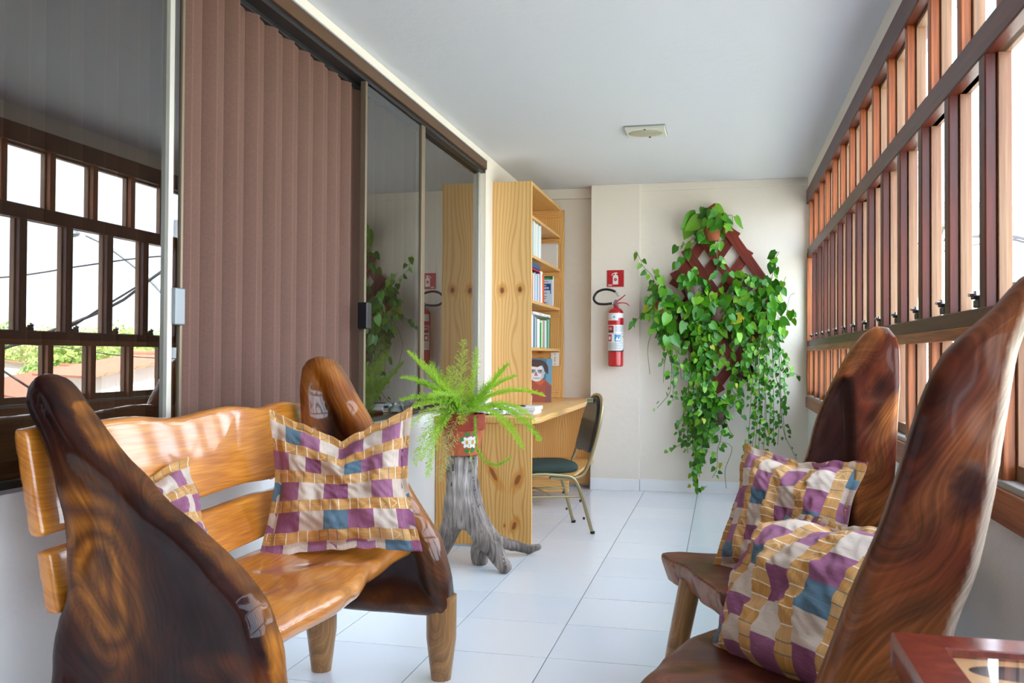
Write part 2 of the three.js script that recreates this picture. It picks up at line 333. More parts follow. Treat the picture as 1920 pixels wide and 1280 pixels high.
// the wooden window wall on the right
{
  const w = struct('window_1');
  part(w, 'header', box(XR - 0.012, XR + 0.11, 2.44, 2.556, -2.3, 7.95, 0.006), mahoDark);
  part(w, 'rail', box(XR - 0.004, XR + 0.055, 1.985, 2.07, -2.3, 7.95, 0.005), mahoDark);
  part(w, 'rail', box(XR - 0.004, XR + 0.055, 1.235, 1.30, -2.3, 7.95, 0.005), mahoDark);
  part(w, 'ledge', box(XR - 0.012, XR + 0.02, 1.213, 1.25, -2.3, 7.95, 0.003), maho);
  part(w, 'sill', box(XR - 0.02, XR + 0.03, 0.748, 0.835, -2.3, 7.95, 0.004), maho);
  part(w, 'sill_cap', box(XR - 0.006, XR + 0.14, 0.832, 0.852, -2.3, 7.95, 0.004), new THREE.MeshStandardMaterial({ color: C('#a9a59c'), roughness: 0.5 }));
  part(w, 'jamb', box(XR - 0.01, XR + 0.1, 0.852, 2.03, 7.9, 7.958, 0.003), maho);
  part(w, 'jamb', box(XR + 0.01, XR + 0.1, 2.07, 2.44, 7.915, 7.958, 0.003), plaster);
  const S = 0.405;
  const up = box(0, 0.03, 2.065, 2.445, 0, 0.05, 0.003), md = box(0, 0.03, 1.295, 1.99, 0, 0.062, 0.004), lo = box(0, 0.03, 0.85, 1.24, 0, 0.05, 0.003);
  const put = (g, mat, z, name, parent = w, x = XR) => { const m = shade(new THREE.Mesh(g, mat)); m.name = numbered(name); m.position.copy(V(x, 0, z)); parent.add(m); return m; };
  const frame = (y0, y1, zw, st) => merge([box(0, 0.034, y0, y1, 0, st), box(0, 0.034, y0, y1, zw - st, zw), box(0, 0.034, y0, y0 + 0.04, st, zw - st), box(0, 0.034, y1 - 0.035, y1, st, zw - st)]);
  const sashU = frame(2.04, 2.46, S - 0.006, 0.026), sashM = frame(1.265, 2.02, S - 0.006, 0.03), sashL = frame(0.852, 1.255, S - 0.006, 0.026);
  const paneOf = (y0, y1) => new THREE.PlaneGeometry(S - 0.046, y1 - y0).rotateY(-Math.PI / 2).translate(0.018, (y0 + y1) / 2, -(S - 0.006) / 2);
  const pU = paneOf(2.06, 2.44), pM = paneOf(1.29, 2.0), pL = paneOf(0.88, 1.24);
  const latchBase = merge([box(-0.012, 0.012, 1.302, 1.325, 0, 0.06, 0.004), box(-0.02, 0.0, 1.325, 1.337, 0.012, 0.05, 0.004)]);
  const latchLever = merge([box(-0.016, -0.009, 1.337, 1.35, 0.024, 0.04, 0.002), box(-0.03, -0.012, 1.333, 1.343, 0.024, 0.04, 0.003)]);
  for (let k = -11; k < 13; k++) {
    const zu = 2.93 + S * k, zm = 2.68 + S * k;
    if (zu < 7.9 && zu > -2.2) {
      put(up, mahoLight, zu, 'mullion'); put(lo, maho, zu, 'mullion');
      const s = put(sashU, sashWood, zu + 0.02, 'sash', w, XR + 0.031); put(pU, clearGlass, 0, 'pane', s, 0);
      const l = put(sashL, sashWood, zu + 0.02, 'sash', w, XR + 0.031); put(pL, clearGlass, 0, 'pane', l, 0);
    }
    if (zm < 7.9 && zm > -2.2) {
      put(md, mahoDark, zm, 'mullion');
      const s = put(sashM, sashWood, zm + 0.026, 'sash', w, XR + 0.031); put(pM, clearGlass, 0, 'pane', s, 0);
      put(latchBase, blackPl, zm + 0.06, 'latch', s, 0).position.copy(V(-0.02, 0, 0.04));
      put(latchLever, chrome, zm + 0.06, 'latch_lever', s, 0).position.copy(V(-0.02, 0, 0.04));
    }
  }
}
// the sliding window on the left, its middle open on the blind
{
  const w = struct('window_2');
  part(w, 'track', box(XL - 0.09, XL + 0.012, 2.545, 2.604, -1.6, 6.54, 0.002), bronze);
  part(w, 'track_lip', box(XL - 0.004, XL + 0.014, 2.604, 2.612, -1.6, 6.54, 0.001), steel);
  part(w, 'track_groove', box(XL - 0.08, XL - 0.002, 2.52, 2.545, -1.6, 6.54, 0.001), blackPl);
  part(w, 'sill_track', box(XL - 0.09, XL + 0.004, 0.822, 0.845, -1.6, 6.54, 0.002), new THREE.MeshStandardMaterial({ color: C('#33322f'), roughness: 0.4, metalness: 0.4 }));
  part(w, 'sill_lip', box(XL - 0.004, XL + 0.012, 0.814, 0.824, -1.6, 6.54, 0.001), steel);
  const pane = (z0, z1, x) => part(w, numbered('glass_pane'), box(x - 0.003, x + 0.003, 0.842, 2.53, z0, z1, 0), solarGlass);
  // a pane is one sheet so that it reflects once
  const sheet = (z0, z1, x) => { const g = new THREE.PlaneGeometry(z1 - z0, 1.69); g.rotateY(Math.PI / 2); g.translate(x, 1.687, -(z0 + z1) / 2); return part(w, numbered('glass_pane'), g, solarGlass); };
  sheet(-1.6, 0.5, XL - 0.012); sheet(0.52, 2.665, XL - 0.012); sheet(4.235, 5.13, XL - 0.012); sheet(5.1, 6.53, XL - 0.045);
  part(w, 'stile', box(XL - 0.03, XL + 0.002, 0.84, 2.535, 2.575, 2.6, 0.002), alu);
  part(w, 'stile', box(XL - 0.03, XL - 0.005, 0.84, 2.535, 2.655, 2.668, 0.002), aluDark);
  part(w, 'stile', box(XL - 0.03, XL - 0.002, 0.84, 2.535, 4.215, 4.24, 0.002), aluDark);
  part(w, 'stile', box(XL - 0.03, XL - 0.002, 0.84, 2.535, 5.085, 5.145, 0.003), aluDark);
  part(w, 'stile', box(XL - 0.06, XL - 0.035, 0.84, 2.535, 6.50, 6.54, 0.003), alu);
  part(w, 'sash_lock', box(XL - 0.012, XL + 0.014, 1.255, 1.375, 2.6, 2.655, 0.004), aluLock, 'brushed steel plate lock');
  part(w, 'sash_latch', box(XL - 0.02, XL + 0.03, 1.29, 1.42, 4.17, 4.235, 0.006), blackPl, 'black plastic latch');
}
{
  const t = thing('vertical_blind', 'brown fabric vertical blind hanging behind the left sliding windows', 'blind', [-1.81, 0.87, 4.0]);
  part(t, 'head_rail', box(-1.84, -1.79, 2.5, 2.54, -1.5, 6.5, 0.003), blackPl);
  const tex = dataTex(128, 256, (u, v) => { const g = 1 + 0.03 * n2(u * 30, v * 2) + 0.04 * n2(u * 4, v * 200); const e = u < 0.07 || u > 0.93 ? 1.14 : 1; return [108 * g * e, 77 * g * e, 64 * g * e]; }, { sx: 1, sy: 1 });
  const mat = new THREE.MeshStandardMaterial({ map: tex, roughness: 0.85 });
  const b = bases.get(t);
  const slat = (() => {                                        // a gently curved strip with thickness
    const pos = [], uv = [], idx = [], n = 6;
    for (const s of [0, 1]) for (let j = 0; j < 2; j++) for (let i = 0; i <= n; i++) {
      const a = (i / n - 0.5) * 0.09, c = 0.006 * (1 - (2 * i / n - 1) ** 2);
      pos.push(c + s * 0.0008, j ? 2.5 : 0.88, a); uv.push(i / n, j * 1.62);
    }
    for (const s of [0, 1]) for (let i = 0; i < n; i++) { const a = s * 2 * (n + 1) + i, q = a + n + 1; if (s) idx.push(a, q, a + 1, a + 1, q, q + 1); else idx.push(a, a + 1, q, a + 1, q + 1, q); }
    const g = new THREE.BufferGeometry(); g.setAttribute('position', new THREE.Float32BufferAttribute(pos, 3)); g.setAttribute('uv', new THREE.Float32BufferAttribute(uv, 2)); g.setIndex(idx); g.computeVertexNormals();
    g.translate(0, -b.y, 0); return g;
  })();
  for (let k = 0; k < 106; k++) {
    const z = -1.46 + k * 0.0755, m = shade(new THREE.Mesh(slat, mat)); m.name = numbered('blind_slat');
    m.position.set(0, 0, -(z + rr(-0.003, 0.003)) - b.z); m.rotation.y = (k % 2 ? 0.02 : -0.6) + rr(-0.08, 0.08);
    t.add(m);
  }
}

// ------------------------------------------------------------------ carved bench on the left
const D1 = [0.024, 0.0035, 0.003], D2 = [0.048, 0.008, 0.005], O1 = [0.62, 0.22, 0.025], O2 = [0.26, 0.06, 0.010], HN = [0.52, 0.21, 0.045];
const lin3 = lerp3;
const uvPlanar = (rot, sx = 1) => (x, y, z, nx, ny, nz) => { const a = x * Math.cos(rot) + y * Math.sin(rot), b = -x * Math.sin(rot) + y * Math.cos(rot); return [(a + z * 0.6) * sx, b + z * 0.15]; };
function slabSDF(pts, h, round, dishNear = 0, dishFar = 0, rim = 0.06) {
  const P = polySDF(smoothPoly(pts));
  return (x, y, zl) => {
    const d2 = P(x, y);
    let hh = h * (1 + 0.12 * n2(x * 3.1, y * 3.1));
    const dish = sst(rim * 0.45, rim * 1.9, -d2);
    const wob = 0.004 * n2(x * 7, y * 7);
    const top = zl - hh + dish * dishFar + wob, bot = -zl - hh + dish * dishNear - wob;
    const wx = d2 + round, wy = Math.max(top, bot) + round;
    return (Math.min(Math.max(wx, wy), 0) + Math.hypot(Math.max(wx, 0), Math.max(wy, 0)) - round) * 0.85;
  };
}
const nearPoly = [[-1.60, 1.05], [-1.587, 1.098], [-1.55, 1.117], [-1.508, 1.085], [-1.45, 1.01], [-1.394, 0.948], [-1.32, 0.885], [-1.25, 0.821], [-1.17, 0.765], [-1.096, 0.705], [-1.04, 0.655], [-0.995, 0.60], [-0.962, 0.513], [-0.945, 0.40], [-0.948, 0.31], [-0.965, 0.235], [-1.2, 0.225], [-1.44, 0.23], [-1.505, 0.27], [-1.515, 0.41], [-1.508, 0.53], [-1.478, 0.60], [-1.483, 0.72], [-1.505, 0.85], [-1.545, 0.95]];
const farPoly = [[-1.535, 1.07], [-1.515, 1.135], [-1.465, 1.157], [-1.405, 1.135], [-1.355, 1.07], [-1.285, 0.955], [-1.18, 0.785], [-1.075, 0.625], [-0.995, 0.50], [-0.955, 0.37], [-0.945, 0.285], [-0.945, 0.236], [-1.0, 0.228], [-1.36, 0.232], [-1.50, 0.245], [-1.515, 0.4], [-1.51, 0.6], [-1.525, 0.9]];
{
  const t = thing('carved_bench', 'rustic bench with dark carved slab ends and honey-coloured planks under the left window', 'bench', [-1.25, 0, 2.5]);
  const f1 = slabSDF(nearPoly, 0.062, 0.045, 0.02, 0.0, 0.05), P1 = polySDF(smoothPoly(nearPoly));
  part(t, 'side_panel', nets((x, y, z) => f1(x, y, z - 1.86), [-1.66, 0.2, 1.76], [-0.9, 1.16, 1.97], 0.0105, {
    uvOf: uvPlanar(0.5, 1.1), colorOf: (x, y, z, nx, ny, nz) => {
      const q = 0.5 + 0.5 * n2(x * 5 + 2, y * 4), px = (x + 1.385 + (y - 0.70) * 0.22) / 0.095, py = (y - 0.70) / (y > 0.70 ? 0.20 : 0.26), p = Math.hypot(px, py) + 0.14 * n2(x * 7, y * 5);
      let c = lin3(D1, D2, clamp(q * 0.75 + 0.2 * n2(x * 26, y * 9)));
      const ring = 0.62 + 0.38 * Math.sin(Math.hypot(px * 0.8, py + 0.25) * 21 + 2.5 * n2(x * 6, y * 5));
      c = lin3(c, O1, (1 - sst(0.25, 1.35, p)) * ring); c = lin3(c, O2, 0.35 * (1 - sst(0.9, 1.7, p)) * (0.6 + 0.4 * n2(x * 12, y * 6)));
      c = lin3(c, O2, 0.75 * (1 - sst(0.2, 1.0, Math.hypot((x + 1.02) / 0.2, (y - 0.34) / 0.2) + 0.3 * n2(x * 6, y * 9))));
      c = lin3(c, [0.02, 0.008, 0.008], 0.8 * clamp(n2(x * 9 + 3, y * 4 + 1) * 1.5 - 0.6));
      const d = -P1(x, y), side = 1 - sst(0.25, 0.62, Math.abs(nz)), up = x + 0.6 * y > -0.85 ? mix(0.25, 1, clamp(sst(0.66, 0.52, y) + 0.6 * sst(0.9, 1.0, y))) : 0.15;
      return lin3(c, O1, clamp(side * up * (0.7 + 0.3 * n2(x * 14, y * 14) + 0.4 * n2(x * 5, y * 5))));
    } }), carvedDark, 'dark end panel with an orange heartwood patch');
  const f2 = slabSDF(farPoly, 0.06, 0.045, 0.05, 0.0, 0.07), P2 = polySDF(smoothPoly(farPoly));
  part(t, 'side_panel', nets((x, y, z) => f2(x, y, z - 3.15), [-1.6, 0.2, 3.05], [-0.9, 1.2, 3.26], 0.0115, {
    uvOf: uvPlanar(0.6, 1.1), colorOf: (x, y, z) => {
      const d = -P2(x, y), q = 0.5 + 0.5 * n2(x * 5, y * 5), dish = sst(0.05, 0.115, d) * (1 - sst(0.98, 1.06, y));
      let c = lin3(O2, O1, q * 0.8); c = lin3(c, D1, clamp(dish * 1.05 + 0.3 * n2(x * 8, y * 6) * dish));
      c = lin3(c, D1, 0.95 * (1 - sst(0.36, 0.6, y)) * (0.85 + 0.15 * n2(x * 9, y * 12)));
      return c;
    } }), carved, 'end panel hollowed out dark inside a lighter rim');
  // seat
  const FR = [[1.8, -1.10], [1.95, -1.08], [2.12, -1.06], [2.38, -1.036], [2.53, -1.052], [2.74, -1.083], [2.98, -1.10], [3.2, -1.085]];
  const seatF = (x, y, z) => {
    let i = 0; while (i < FR.length - 2 && z > FR[i + 1][0]) i++;
    const q = clamp((z - FR[i][0]) / (FR[i + 1][0] - FR[i][0])), front = mix(FR[i][1], FR[i + 1][1], q * q * (3 - 2 * q)), back = -1.51, e = x - front;
    const dish = 0.014 * Math.exp(-(((x + 1.3) / 0.14) ** 2)), roll = 0.008 * n2(x * 3, z * 2.4);
    const top = 0.522 - dish + roll - 0.022 * sst(-0.16, 0.0, e), bot = 0.44 - 0.01 * sst(-0.3, -0.1, e) + roll * 0.6 - 0.02 * sst(-0.2, -0.4, e);
    const dx = Math.max(e, back - x), dy = Math.max(y - top, bot - y), dz = Math.max(z - 3.14, 1.86 - z), r = 0.036;
    const A = dx + r, B = dy + r;
    return Math.max(Math.min(Math.max(A, B), 0) + Math.hypot(Math.max(A, 0), Math.max(B, 0)) - r, dz) * 0.8;
  };
  part(t, 'seat', nets(seatF, [-1.56, 0.38, 1.84], [-0.98, 0.58, 3.17], 0.0115, { uvOf: (x, y, z) => [x + (y - 0.48) * 0.8 + 3, z] }), honey);
  // back planks, leaning towards the wall
  const plank = (y0, y1, z0, z1, x, h) => {
    const F = (X, Y, Z) => {
      const s = (Y - 0.5) * 0.2, xc = x - s + 0.012 * Math.sin(Z * 3), e = 0.012 * n2(Z * 2.2, Y * 0.5 + y0 * 9);
      const dx = Math.abs(X - xc) - h, dy = Math.max(Y - y1 - e, y0 + e * 0.7 - Y), dz = Math.max(Z - z1, z0 - Z), r = 0.014;
      const a = dx + r, b = Math.max(dy, dz) + r;
      return (Math.min(Math.max(a, b), 0) + Math.hypot(Math.max(a, 0), Math.max(b, 0)) - r) * 0.85;
    };
    return nets(F, [x - 0.15, y0 - 0.04, z0 - 0.03], [x + 0.1, y1 + 0.04, z1 + 0.03], 0.012, { uvOf: (X, Y, Z) => [Y + X * 0.6 + y0 * 3, Z + X] });
  };
  part(t, 'back_plank', plank(0.735, 0.985, 1.80, 3.21, -1.485, 0.022), honey);
  part(t, 'back_plank', plank(0.555, 0.70, 1.82, 3.17, -1.492, 0.022), honey);
  for (const [x, z, dx] of [[-1.44, 3.13, 0], [-0.985, 3.15, 0.0], [-1.44, 1.87, 0], [-1.02, 1.87, 0]])
    part(t, 'leg', taper([[x, 0.30, z], [x + dx, 0.15, z], [x + dx, 0, z]], [0.056, 0.055, 0.036], 10, 12), legWood);
}

// ------------------------------------------------------------------ carved bench on the right
const BR1 = [0.075, 0.012, 0.007], BR2 = [0.20, 0.040, 0.014], BO = [0.58, 0.20, 0.05];
{
  const t = thing('carved_bench', 'reddish-brown rustic bench with two tall pointed slab ends under the louvred window', 'bench', [0.3, 0, 2.6]);
  const wood = (a, b, seed, warm) => {                         // swirling heartwood: a along the grain, b across
    const k = 0.5 + 0.5 * n2(b * 9 + seed, a * 3), m = 0.5 + 0.5 * n2(b * 4 + seed, a * 2.2), g2 = 0.5 + 0.5 * n2(b * 5 + seed * 2, a * 1.8), g3 = 0.5 + 0.5 * n2(b * 34, a * 5);
    let c = lin3(BR1, BR2, clamp(k * 0.8 + g3 * 0.18)); c = lin3(c, BO, warm * clamp(g2 * (0.8 + 0.2 * g3) * 1.9 - 0.75));
    return lin3(c, [0.022, 0.006, 0.006], 0.85 * clamp(n2(b * 6 + 9 + seed, a * 4) * 1.7 - 0.7) * m * 1.4);
  };
  const farP = [[0.05, 0.30], [0.06, 0.45], [0.13, 0.58], [0.215, 0.69], [0.28, 0.798], [0.316, 0.938], [0.369, 1.068], [0.439, 1.198], [0.485, 1.252], [0.525, 1.273], [0.562, 1.257], [0.584, 1.217], [0.59, 1.107], [0.582, 0.925], [0.576, 0.816], [0.57, 0.6], [0.575, 0.28], [0.3, 0.24], [0.08, 0.25]];
  const hol = polySDF(smoothPoly([[0.0, 0.2], [0.06, 0.50], [0.2, 0.72], [0.265, 0.82], [0.305, 0.95], [0.35, 1.05], [0.395, 1.105], [0.428, 1.10], [0.442, 1.02], [0.45, 0.83], [0.445, 0.6], [0.43, 0.3], [0.2, 0.1]])), PF = polySDF(smoothPoly(farP));
  const ff = (x, y, z) => {
    const d2 = PF(x, y), dish = 0.032 * sst(0.004, -0.045, hol(x, y)), h = 0.042 + 0.004 * n2(x * 5, y * 5), r = 0.022, zl = z - 3.35;
    const wx = d2 + r, wy = Math.max(zl - h, -zl - h + dish) + r;
    return (Math.min(Math.max(wx, wy), 0) + Math.hypot(Math.max(wx, 0), Math.max(wy, 0)) - r) * 0.8;
  };
  part(t, 'side_panel', nets(ff, [0, 0.2, 3.28], [0.64, 1.32, 3.43], 0.0095, {
    uvOf: (x, y, z) => [x * 0.8 - y * 0.5 + z, y * 0.8 + x * 0.5], colorOf: (x, y, z, nx, ny, nz) => {
      let c = wood(y * 0.8 + x * 0.6, x * 0.8 - y * 0.6, 3, 1.15); c = lin3(c, [0.030, 0.007, 0.006], sst(0.006, -0.016, hol(x, y)) * 0.93);
      return lin3(c, BO, (1 - sst(0.3, 0.7, Math.abs(nz))) * 0.4);
    } }), carvedRight, 'far end panel with a dark hollow beside a streaked flat part');
  const nearP = [[0.10, 0.25], [0.12, 0.38], [0.18, 0.552], [0.237, 0.714], [0.293, 0.855], [0.33, 0.975], [0.366, 1.093], [0.403, 1.171], [0.483, 1.249], [0.527, 1.301], [0.548, 1.32], [0.562, 1.30], [0.548, 1.24], [0.527, 1.18], [0.504, 1.037], [0.482, 0.893], [0.455, 0.767], [0.419, 0.668], [0.40, 0.55], [0.41, 0.26], [0.25, 0.23]];
  const PN = polySDF(smoothPoly(nearP));
  const fn = (x, y, z) => {
    const d2 = PN(x, y), h = 0.04 + 0.003 * n2(x * 5 + 3, y * 5), r = 0.03, zl = z - 1.84;
    const wx = d2 + r, wy = Math.abs(zl) - h + r;
    return (Math.min(Math.max(wx, wy), 0) + Math.hypot(Math.max(wx, 0), Math.max(wy, 0)) - r) * 0.8;
  };
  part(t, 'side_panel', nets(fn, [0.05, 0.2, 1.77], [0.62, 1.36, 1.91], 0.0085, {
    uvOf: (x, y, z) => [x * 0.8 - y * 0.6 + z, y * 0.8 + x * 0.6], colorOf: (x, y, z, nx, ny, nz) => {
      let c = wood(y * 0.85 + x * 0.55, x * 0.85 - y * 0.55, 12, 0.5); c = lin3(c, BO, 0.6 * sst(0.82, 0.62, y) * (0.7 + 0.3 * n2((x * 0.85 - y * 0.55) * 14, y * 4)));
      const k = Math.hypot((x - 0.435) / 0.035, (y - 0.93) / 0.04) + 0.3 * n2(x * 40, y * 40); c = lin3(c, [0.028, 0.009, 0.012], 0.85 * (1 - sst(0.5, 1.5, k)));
      return lin3(c, [0.80, 0.64, 0.50], sst(0.12, 0.5, nx) * 0.95);  // light from the window on the outer edge, painted into the vertex colour
    } }), carvedRight, 'near end panel with a pale edge of painted window light');
  const seat = (pts, lo, hi, r, thick, seed) => {
    const SP = polySDF(smoothPoly(pts, 72));
    const sf = (x, y, z) => {
      const d2 = SP(x, z) + 0.003 * n2(z * 7, y * 5 + x * 5) + 0.35 * Math.max(0, 0.44 - y) , top = 0.462 + 0.005 * n2(x * 5, z * 5), under = 0.462 - thick;
      const wx = d2 + r, wy = Math.max(y - top, under - y) + r;
      return (Math.min(Math.max(wx, wy), 0) + Math.hypot(Math.max(wx, 0), Math.max(wy, 0)) - r) * 0.7;
    };
    part(t, 'seat', nets(sf, lo, hi, 0.0105, {
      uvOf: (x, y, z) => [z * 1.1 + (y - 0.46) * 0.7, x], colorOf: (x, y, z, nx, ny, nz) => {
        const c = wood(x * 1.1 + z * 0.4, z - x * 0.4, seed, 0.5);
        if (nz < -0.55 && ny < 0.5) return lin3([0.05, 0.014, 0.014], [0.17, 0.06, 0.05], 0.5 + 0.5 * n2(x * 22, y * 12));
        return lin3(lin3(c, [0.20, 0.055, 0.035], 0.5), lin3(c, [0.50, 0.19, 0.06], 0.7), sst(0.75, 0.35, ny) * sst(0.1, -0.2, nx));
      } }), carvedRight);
  };
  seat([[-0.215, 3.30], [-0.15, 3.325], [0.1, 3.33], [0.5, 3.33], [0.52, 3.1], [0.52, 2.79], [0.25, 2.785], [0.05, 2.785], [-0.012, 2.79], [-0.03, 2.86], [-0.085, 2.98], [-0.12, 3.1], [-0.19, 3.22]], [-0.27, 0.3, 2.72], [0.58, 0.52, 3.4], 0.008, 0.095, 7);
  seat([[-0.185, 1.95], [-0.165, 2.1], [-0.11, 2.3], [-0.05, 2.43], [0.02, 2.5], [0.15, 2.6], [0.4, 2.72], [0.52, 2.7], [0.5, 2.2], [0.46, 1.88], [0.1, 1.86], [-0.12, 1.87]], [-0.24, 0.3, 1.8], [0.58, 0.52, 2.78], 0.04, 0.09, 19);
  part(t, 'back_plank', box(0.535, 0.57, 0.50, 0.60, 2.56, 3.32, 0.012), legWood);
  for (const [x, z, fx, fz] of [[-0.105, 3.16, -0.185, 3.12], [0.42, 3.2, 0.5, 3.24], [-0.06, 2.0, -0.11, 1.96], [0.4, 2.0, 0.46, 1.95]]) part(t, 'leg', taper([[x, 0.40, z], [(x + fx) / 2, 0.2, (z + fz) / 2], [fx, 0, fz]], [0.038, 0.035, 0.029], 8, 12), legWood);
}

// ------------------------------------------------------------------ cushions
const quilt = canvasTex(1024, 1024, (g, w, h) => {
  g.fillStyle = '#d6c6b6'; g.fillRect(0, 0, w, h);
  const rows = [['b', 70], ['p', 130], ['b', 84], ['p', 132], ['b', 92], ['p', 138], ['b', 84], ['p', 140], ['b', 80], ['p', 80]];
  const CR = ['#d2bfae', '#c6b09d', '#ccb8a6'], MV = ['#8f5470', '#864a66', '#975f7a'], BL = ['#56707f', '#5f7b8a', '#4b6676'];
  let y = 0, ri = 0;
  for (const [k, hh] of rows) {
    let x = -rr(10, 60), i = ri;
    while (x < w) {
      if (k === 'p') {
        const ww = rr(105, 185), sel = [CR, MV, CR, BL, MV, CR, MV][i++ % 7];
        g.fillStyle = sel[Math.floor(rnd() * 3)]; g.fillRect(x, y, ww + 1, hh + 1);
        for (let q = 0; q < 110; q++) { g.strokeStyle = rnd() < 0.6 ? 'rgba(255,240,235,0.13)' : 'rgba(40,20,30,0.12)'; g.lineWidth = 1.2; const X = x + rnd() * ww, Y = y + rnd() * hh; g.beginPath(); g.moveTo(X, Y); g.lineTo(X + rr(-2, 2), Math.min(y + hh, Y + rr(15, 60))); g.stroke(); }
        x += ww;
      } else {
        const ww = rr(52, 84); g.fillStyle = ['#c08a4c', '#c8965a', '#b8803f', '#cc9c66'][Math.floor(rnd() * 4)]; g.fillRect(x, y, ww + 1, hh + 1);
        for (let q = 0; q < 10; q++) { g.strokeStyle = 'rgba(240,210,160,0.3)'; g.lineWidth = 1.5; const Y = y + rnd() * hh; g.beginPath(); g.moveTo(x, Y); g.lineTo(x + ww, Y + rr(-3, 3)); g.stroke(); }
        const kind = Math.floor(rnd() * 4); g.lineWidth = 5; g.strokeStyle = kind === 0 ? '#6a6862' : '#efe2cc';
        g.beginPath(); g.moveTo(x + 2, y); g.lineTo(x + 4, y + hh); g.stroke();
        if (kind === 2) { g.lineWidth = 3; g.strokeStyle = rnd() < 0.5 ? '#8a6a48' : '#e6cfa4'; g.beginPath(); g.moveTo(x + 14, y + 8); g.lineTo(x + ww - 12, y + hh * 0.5); g.lineTo(x + 14, y + hh - 8); g.stroke(); }
        x += ww;
      }
    }
    y += hh; ri += 2;
  }
});
const weave = dataTex(256, 256, (u, v) => { const g = 128 + 40 * Math.sin(u * 400) * Math.sin(v * 400) + 50 * n2(u * 60, v * 60); return [g, g, g]; }, { srgb: false, sx: 3, sy: 3 });
const quiltMat = new THREE.MeshStandardMaterial({ map: quilt, roughness: 0.92, bumpMap: weave, bumpScale: 0.0012 });
function cushion(label, pos, rot, size, o) {
  const t = thing('cushion', label, 'cushion', pos, 'patchwork cushions on the wooden seats');
  const N = 56, pos3 = [], uv = [], idx = [], [w, h] = size, sd = o.seed;
  for (const side of [1, -1]) for (let j = 0; j <= N; j++) for (let i = 0; i <= N; i++) {
    const u = i / N * 2 - 1, v = j / N * 2 - 1, au = Math.abs(u), av = Math.abs(v);
    const inner = clamp((1 - Math.pow(clamp(au / 0.88), 3.2))) * clamp((1 - Math.pow(clamp(av / 0.88), 3.2)));
    let puff = o.thick * Math.pow(inner, 0.48);
    const corner = au * au * av * av;
    let x = (1 + 0.09 * sst(0.1, -1, v) * (o.flare ?? 1)) * u * w / 2 * (1 - 0.07 * (1 - av * av) * au + 0.03 * corner), y = v * h / 2 * (1 - 0.05 * (1 - au * au) * av + 0.03 * corner);
    if (v > -0.4) y -= o.chop * h * sst(-0.4, 1, v) * Math.pow(clamp(1 - au / 0.95), 1.1);           // struck in at the top
    puff *= 1 - 0.45 * (o.chop > 0.05 ? 1 : 0.3) * sst(0.2, 0.95, v) * Math.exp(-u * u * 7);
    const fold = 0.010 * n2(u * 1.6 + sd, v * 1.6) + 0.006 * n2(u * 4 + sd, v * 3) + 0.004 * n2((u + v) * 6, (u - v) * 2.5 + sd);
    const wr = fold * (0.4 + 0.6 * inner) * 1.6;
    let z = side * (puff + (side > 0 ? wr : wr * 0.4)) + 0.012 * n2(u * 1.4 + sd * 2, v * 1.4) + side * 0.0015;
    z += (o.slump ?? 0) * Math.pow((1 - v) / 2, 2) + o.bend * u * u - (o.flop ?? 0) * sst(0.3, 1, v);
    y += 0.006 * n2(u * 3, sd) * av; 
    pos3.push(x, y, z);
    let a = (u + 1) / 2, b = (v + 1) / 2; if (side < 0) a = 1 - a;
    uv.push(...(o.turn ? [b * 0.96 + 0.02, 1 - a] : [a, b]));
  }
  for (let s = 0; s < 2; s++) for (let j = 0; j < N; j++) for (let i = 0; i < N; i++) {
    const a = s * (N + 1) ** 2 + j * (N + 1) + i, b = a + 1, c = a + N + 1, d = c + 1;
    if (s) idx.push(a, c, b, b, c, d); else idx.push(a, b, c, b, d, c);
  }
  // close the rim between front and back
  const M = (N + 1) ** 2, ring = [];
  for (let i = 0; i < N; i++) ring.push(i); for (let j = 0; j < N; j++) ring.push(j * (N + 1) + N); for (let i = N; i > 0; i--) ring.push(N * (N + 1) + i); for (let j = N; j > 0; j--) ring.push(j * (N + 1));
  ring.forEach((a, k) => { const b = ring[(k + 1) % ring.length]; idx.push(a, M + a, b, b, M + a, M + b); });
  const g = new THREE.BufferGeometry(); g.setAttribute('position', new THREE.Float32BufferAttribute(pos3, 3)); g.setAttribute('uv', new THREE.Float32BufferAttribute(uv, 2)); g.setIndex(idx); g.computeVertexNormals();
  const m = shade(new THREE.Mesh(g, quiltMat)); m.name = 'cover'; t.add(m);
  m.position.y = h / 2; const q = new THREE.Group();
  t.rotation.order = 'YXZ'; t.rotation.set(...rot);
  return t;
}
cushion('square patchwork cushion dented at the top, leaning in the far corner of the left bench', [-1.215, 0.512, 2.79], [-0.22, 0.36, 0.02], [0.47, 0.47], { thick: 0.06, chop: 0.19, bend: 0, seed: 1 });
cushion('patchwork cushion mostly hidden behind the near end panel of the left bench', [-1.40, 0.505, 2.10], [-0.42, 1.25, 0.05], [0.42, 0.38], { thick: 0.06, chop: 0.08, bend: 0, seed: 5 });
cushion('patchwork cushion sitting upright on the far half of the right bench', [0.15, 0.445, 3.03], [-0.36, -0.55, -0.06], [0.43, 0.43], { thick: 0.085, chop: 0.05, bend: -0.01, flare: 0.3, seed: 9, turn: true });
cushion('slumped patchwork cushion on the right bench, partly hidden by its near end panel', [0.085, 0.43, 2.13], [-0.54, -0.85, 0.0], [0.45, 0.44], { thick: 0.1, chop: 0.03, bend: -0.04, flare: 0.6, flop: 0.05, seed: 14, turn: true });

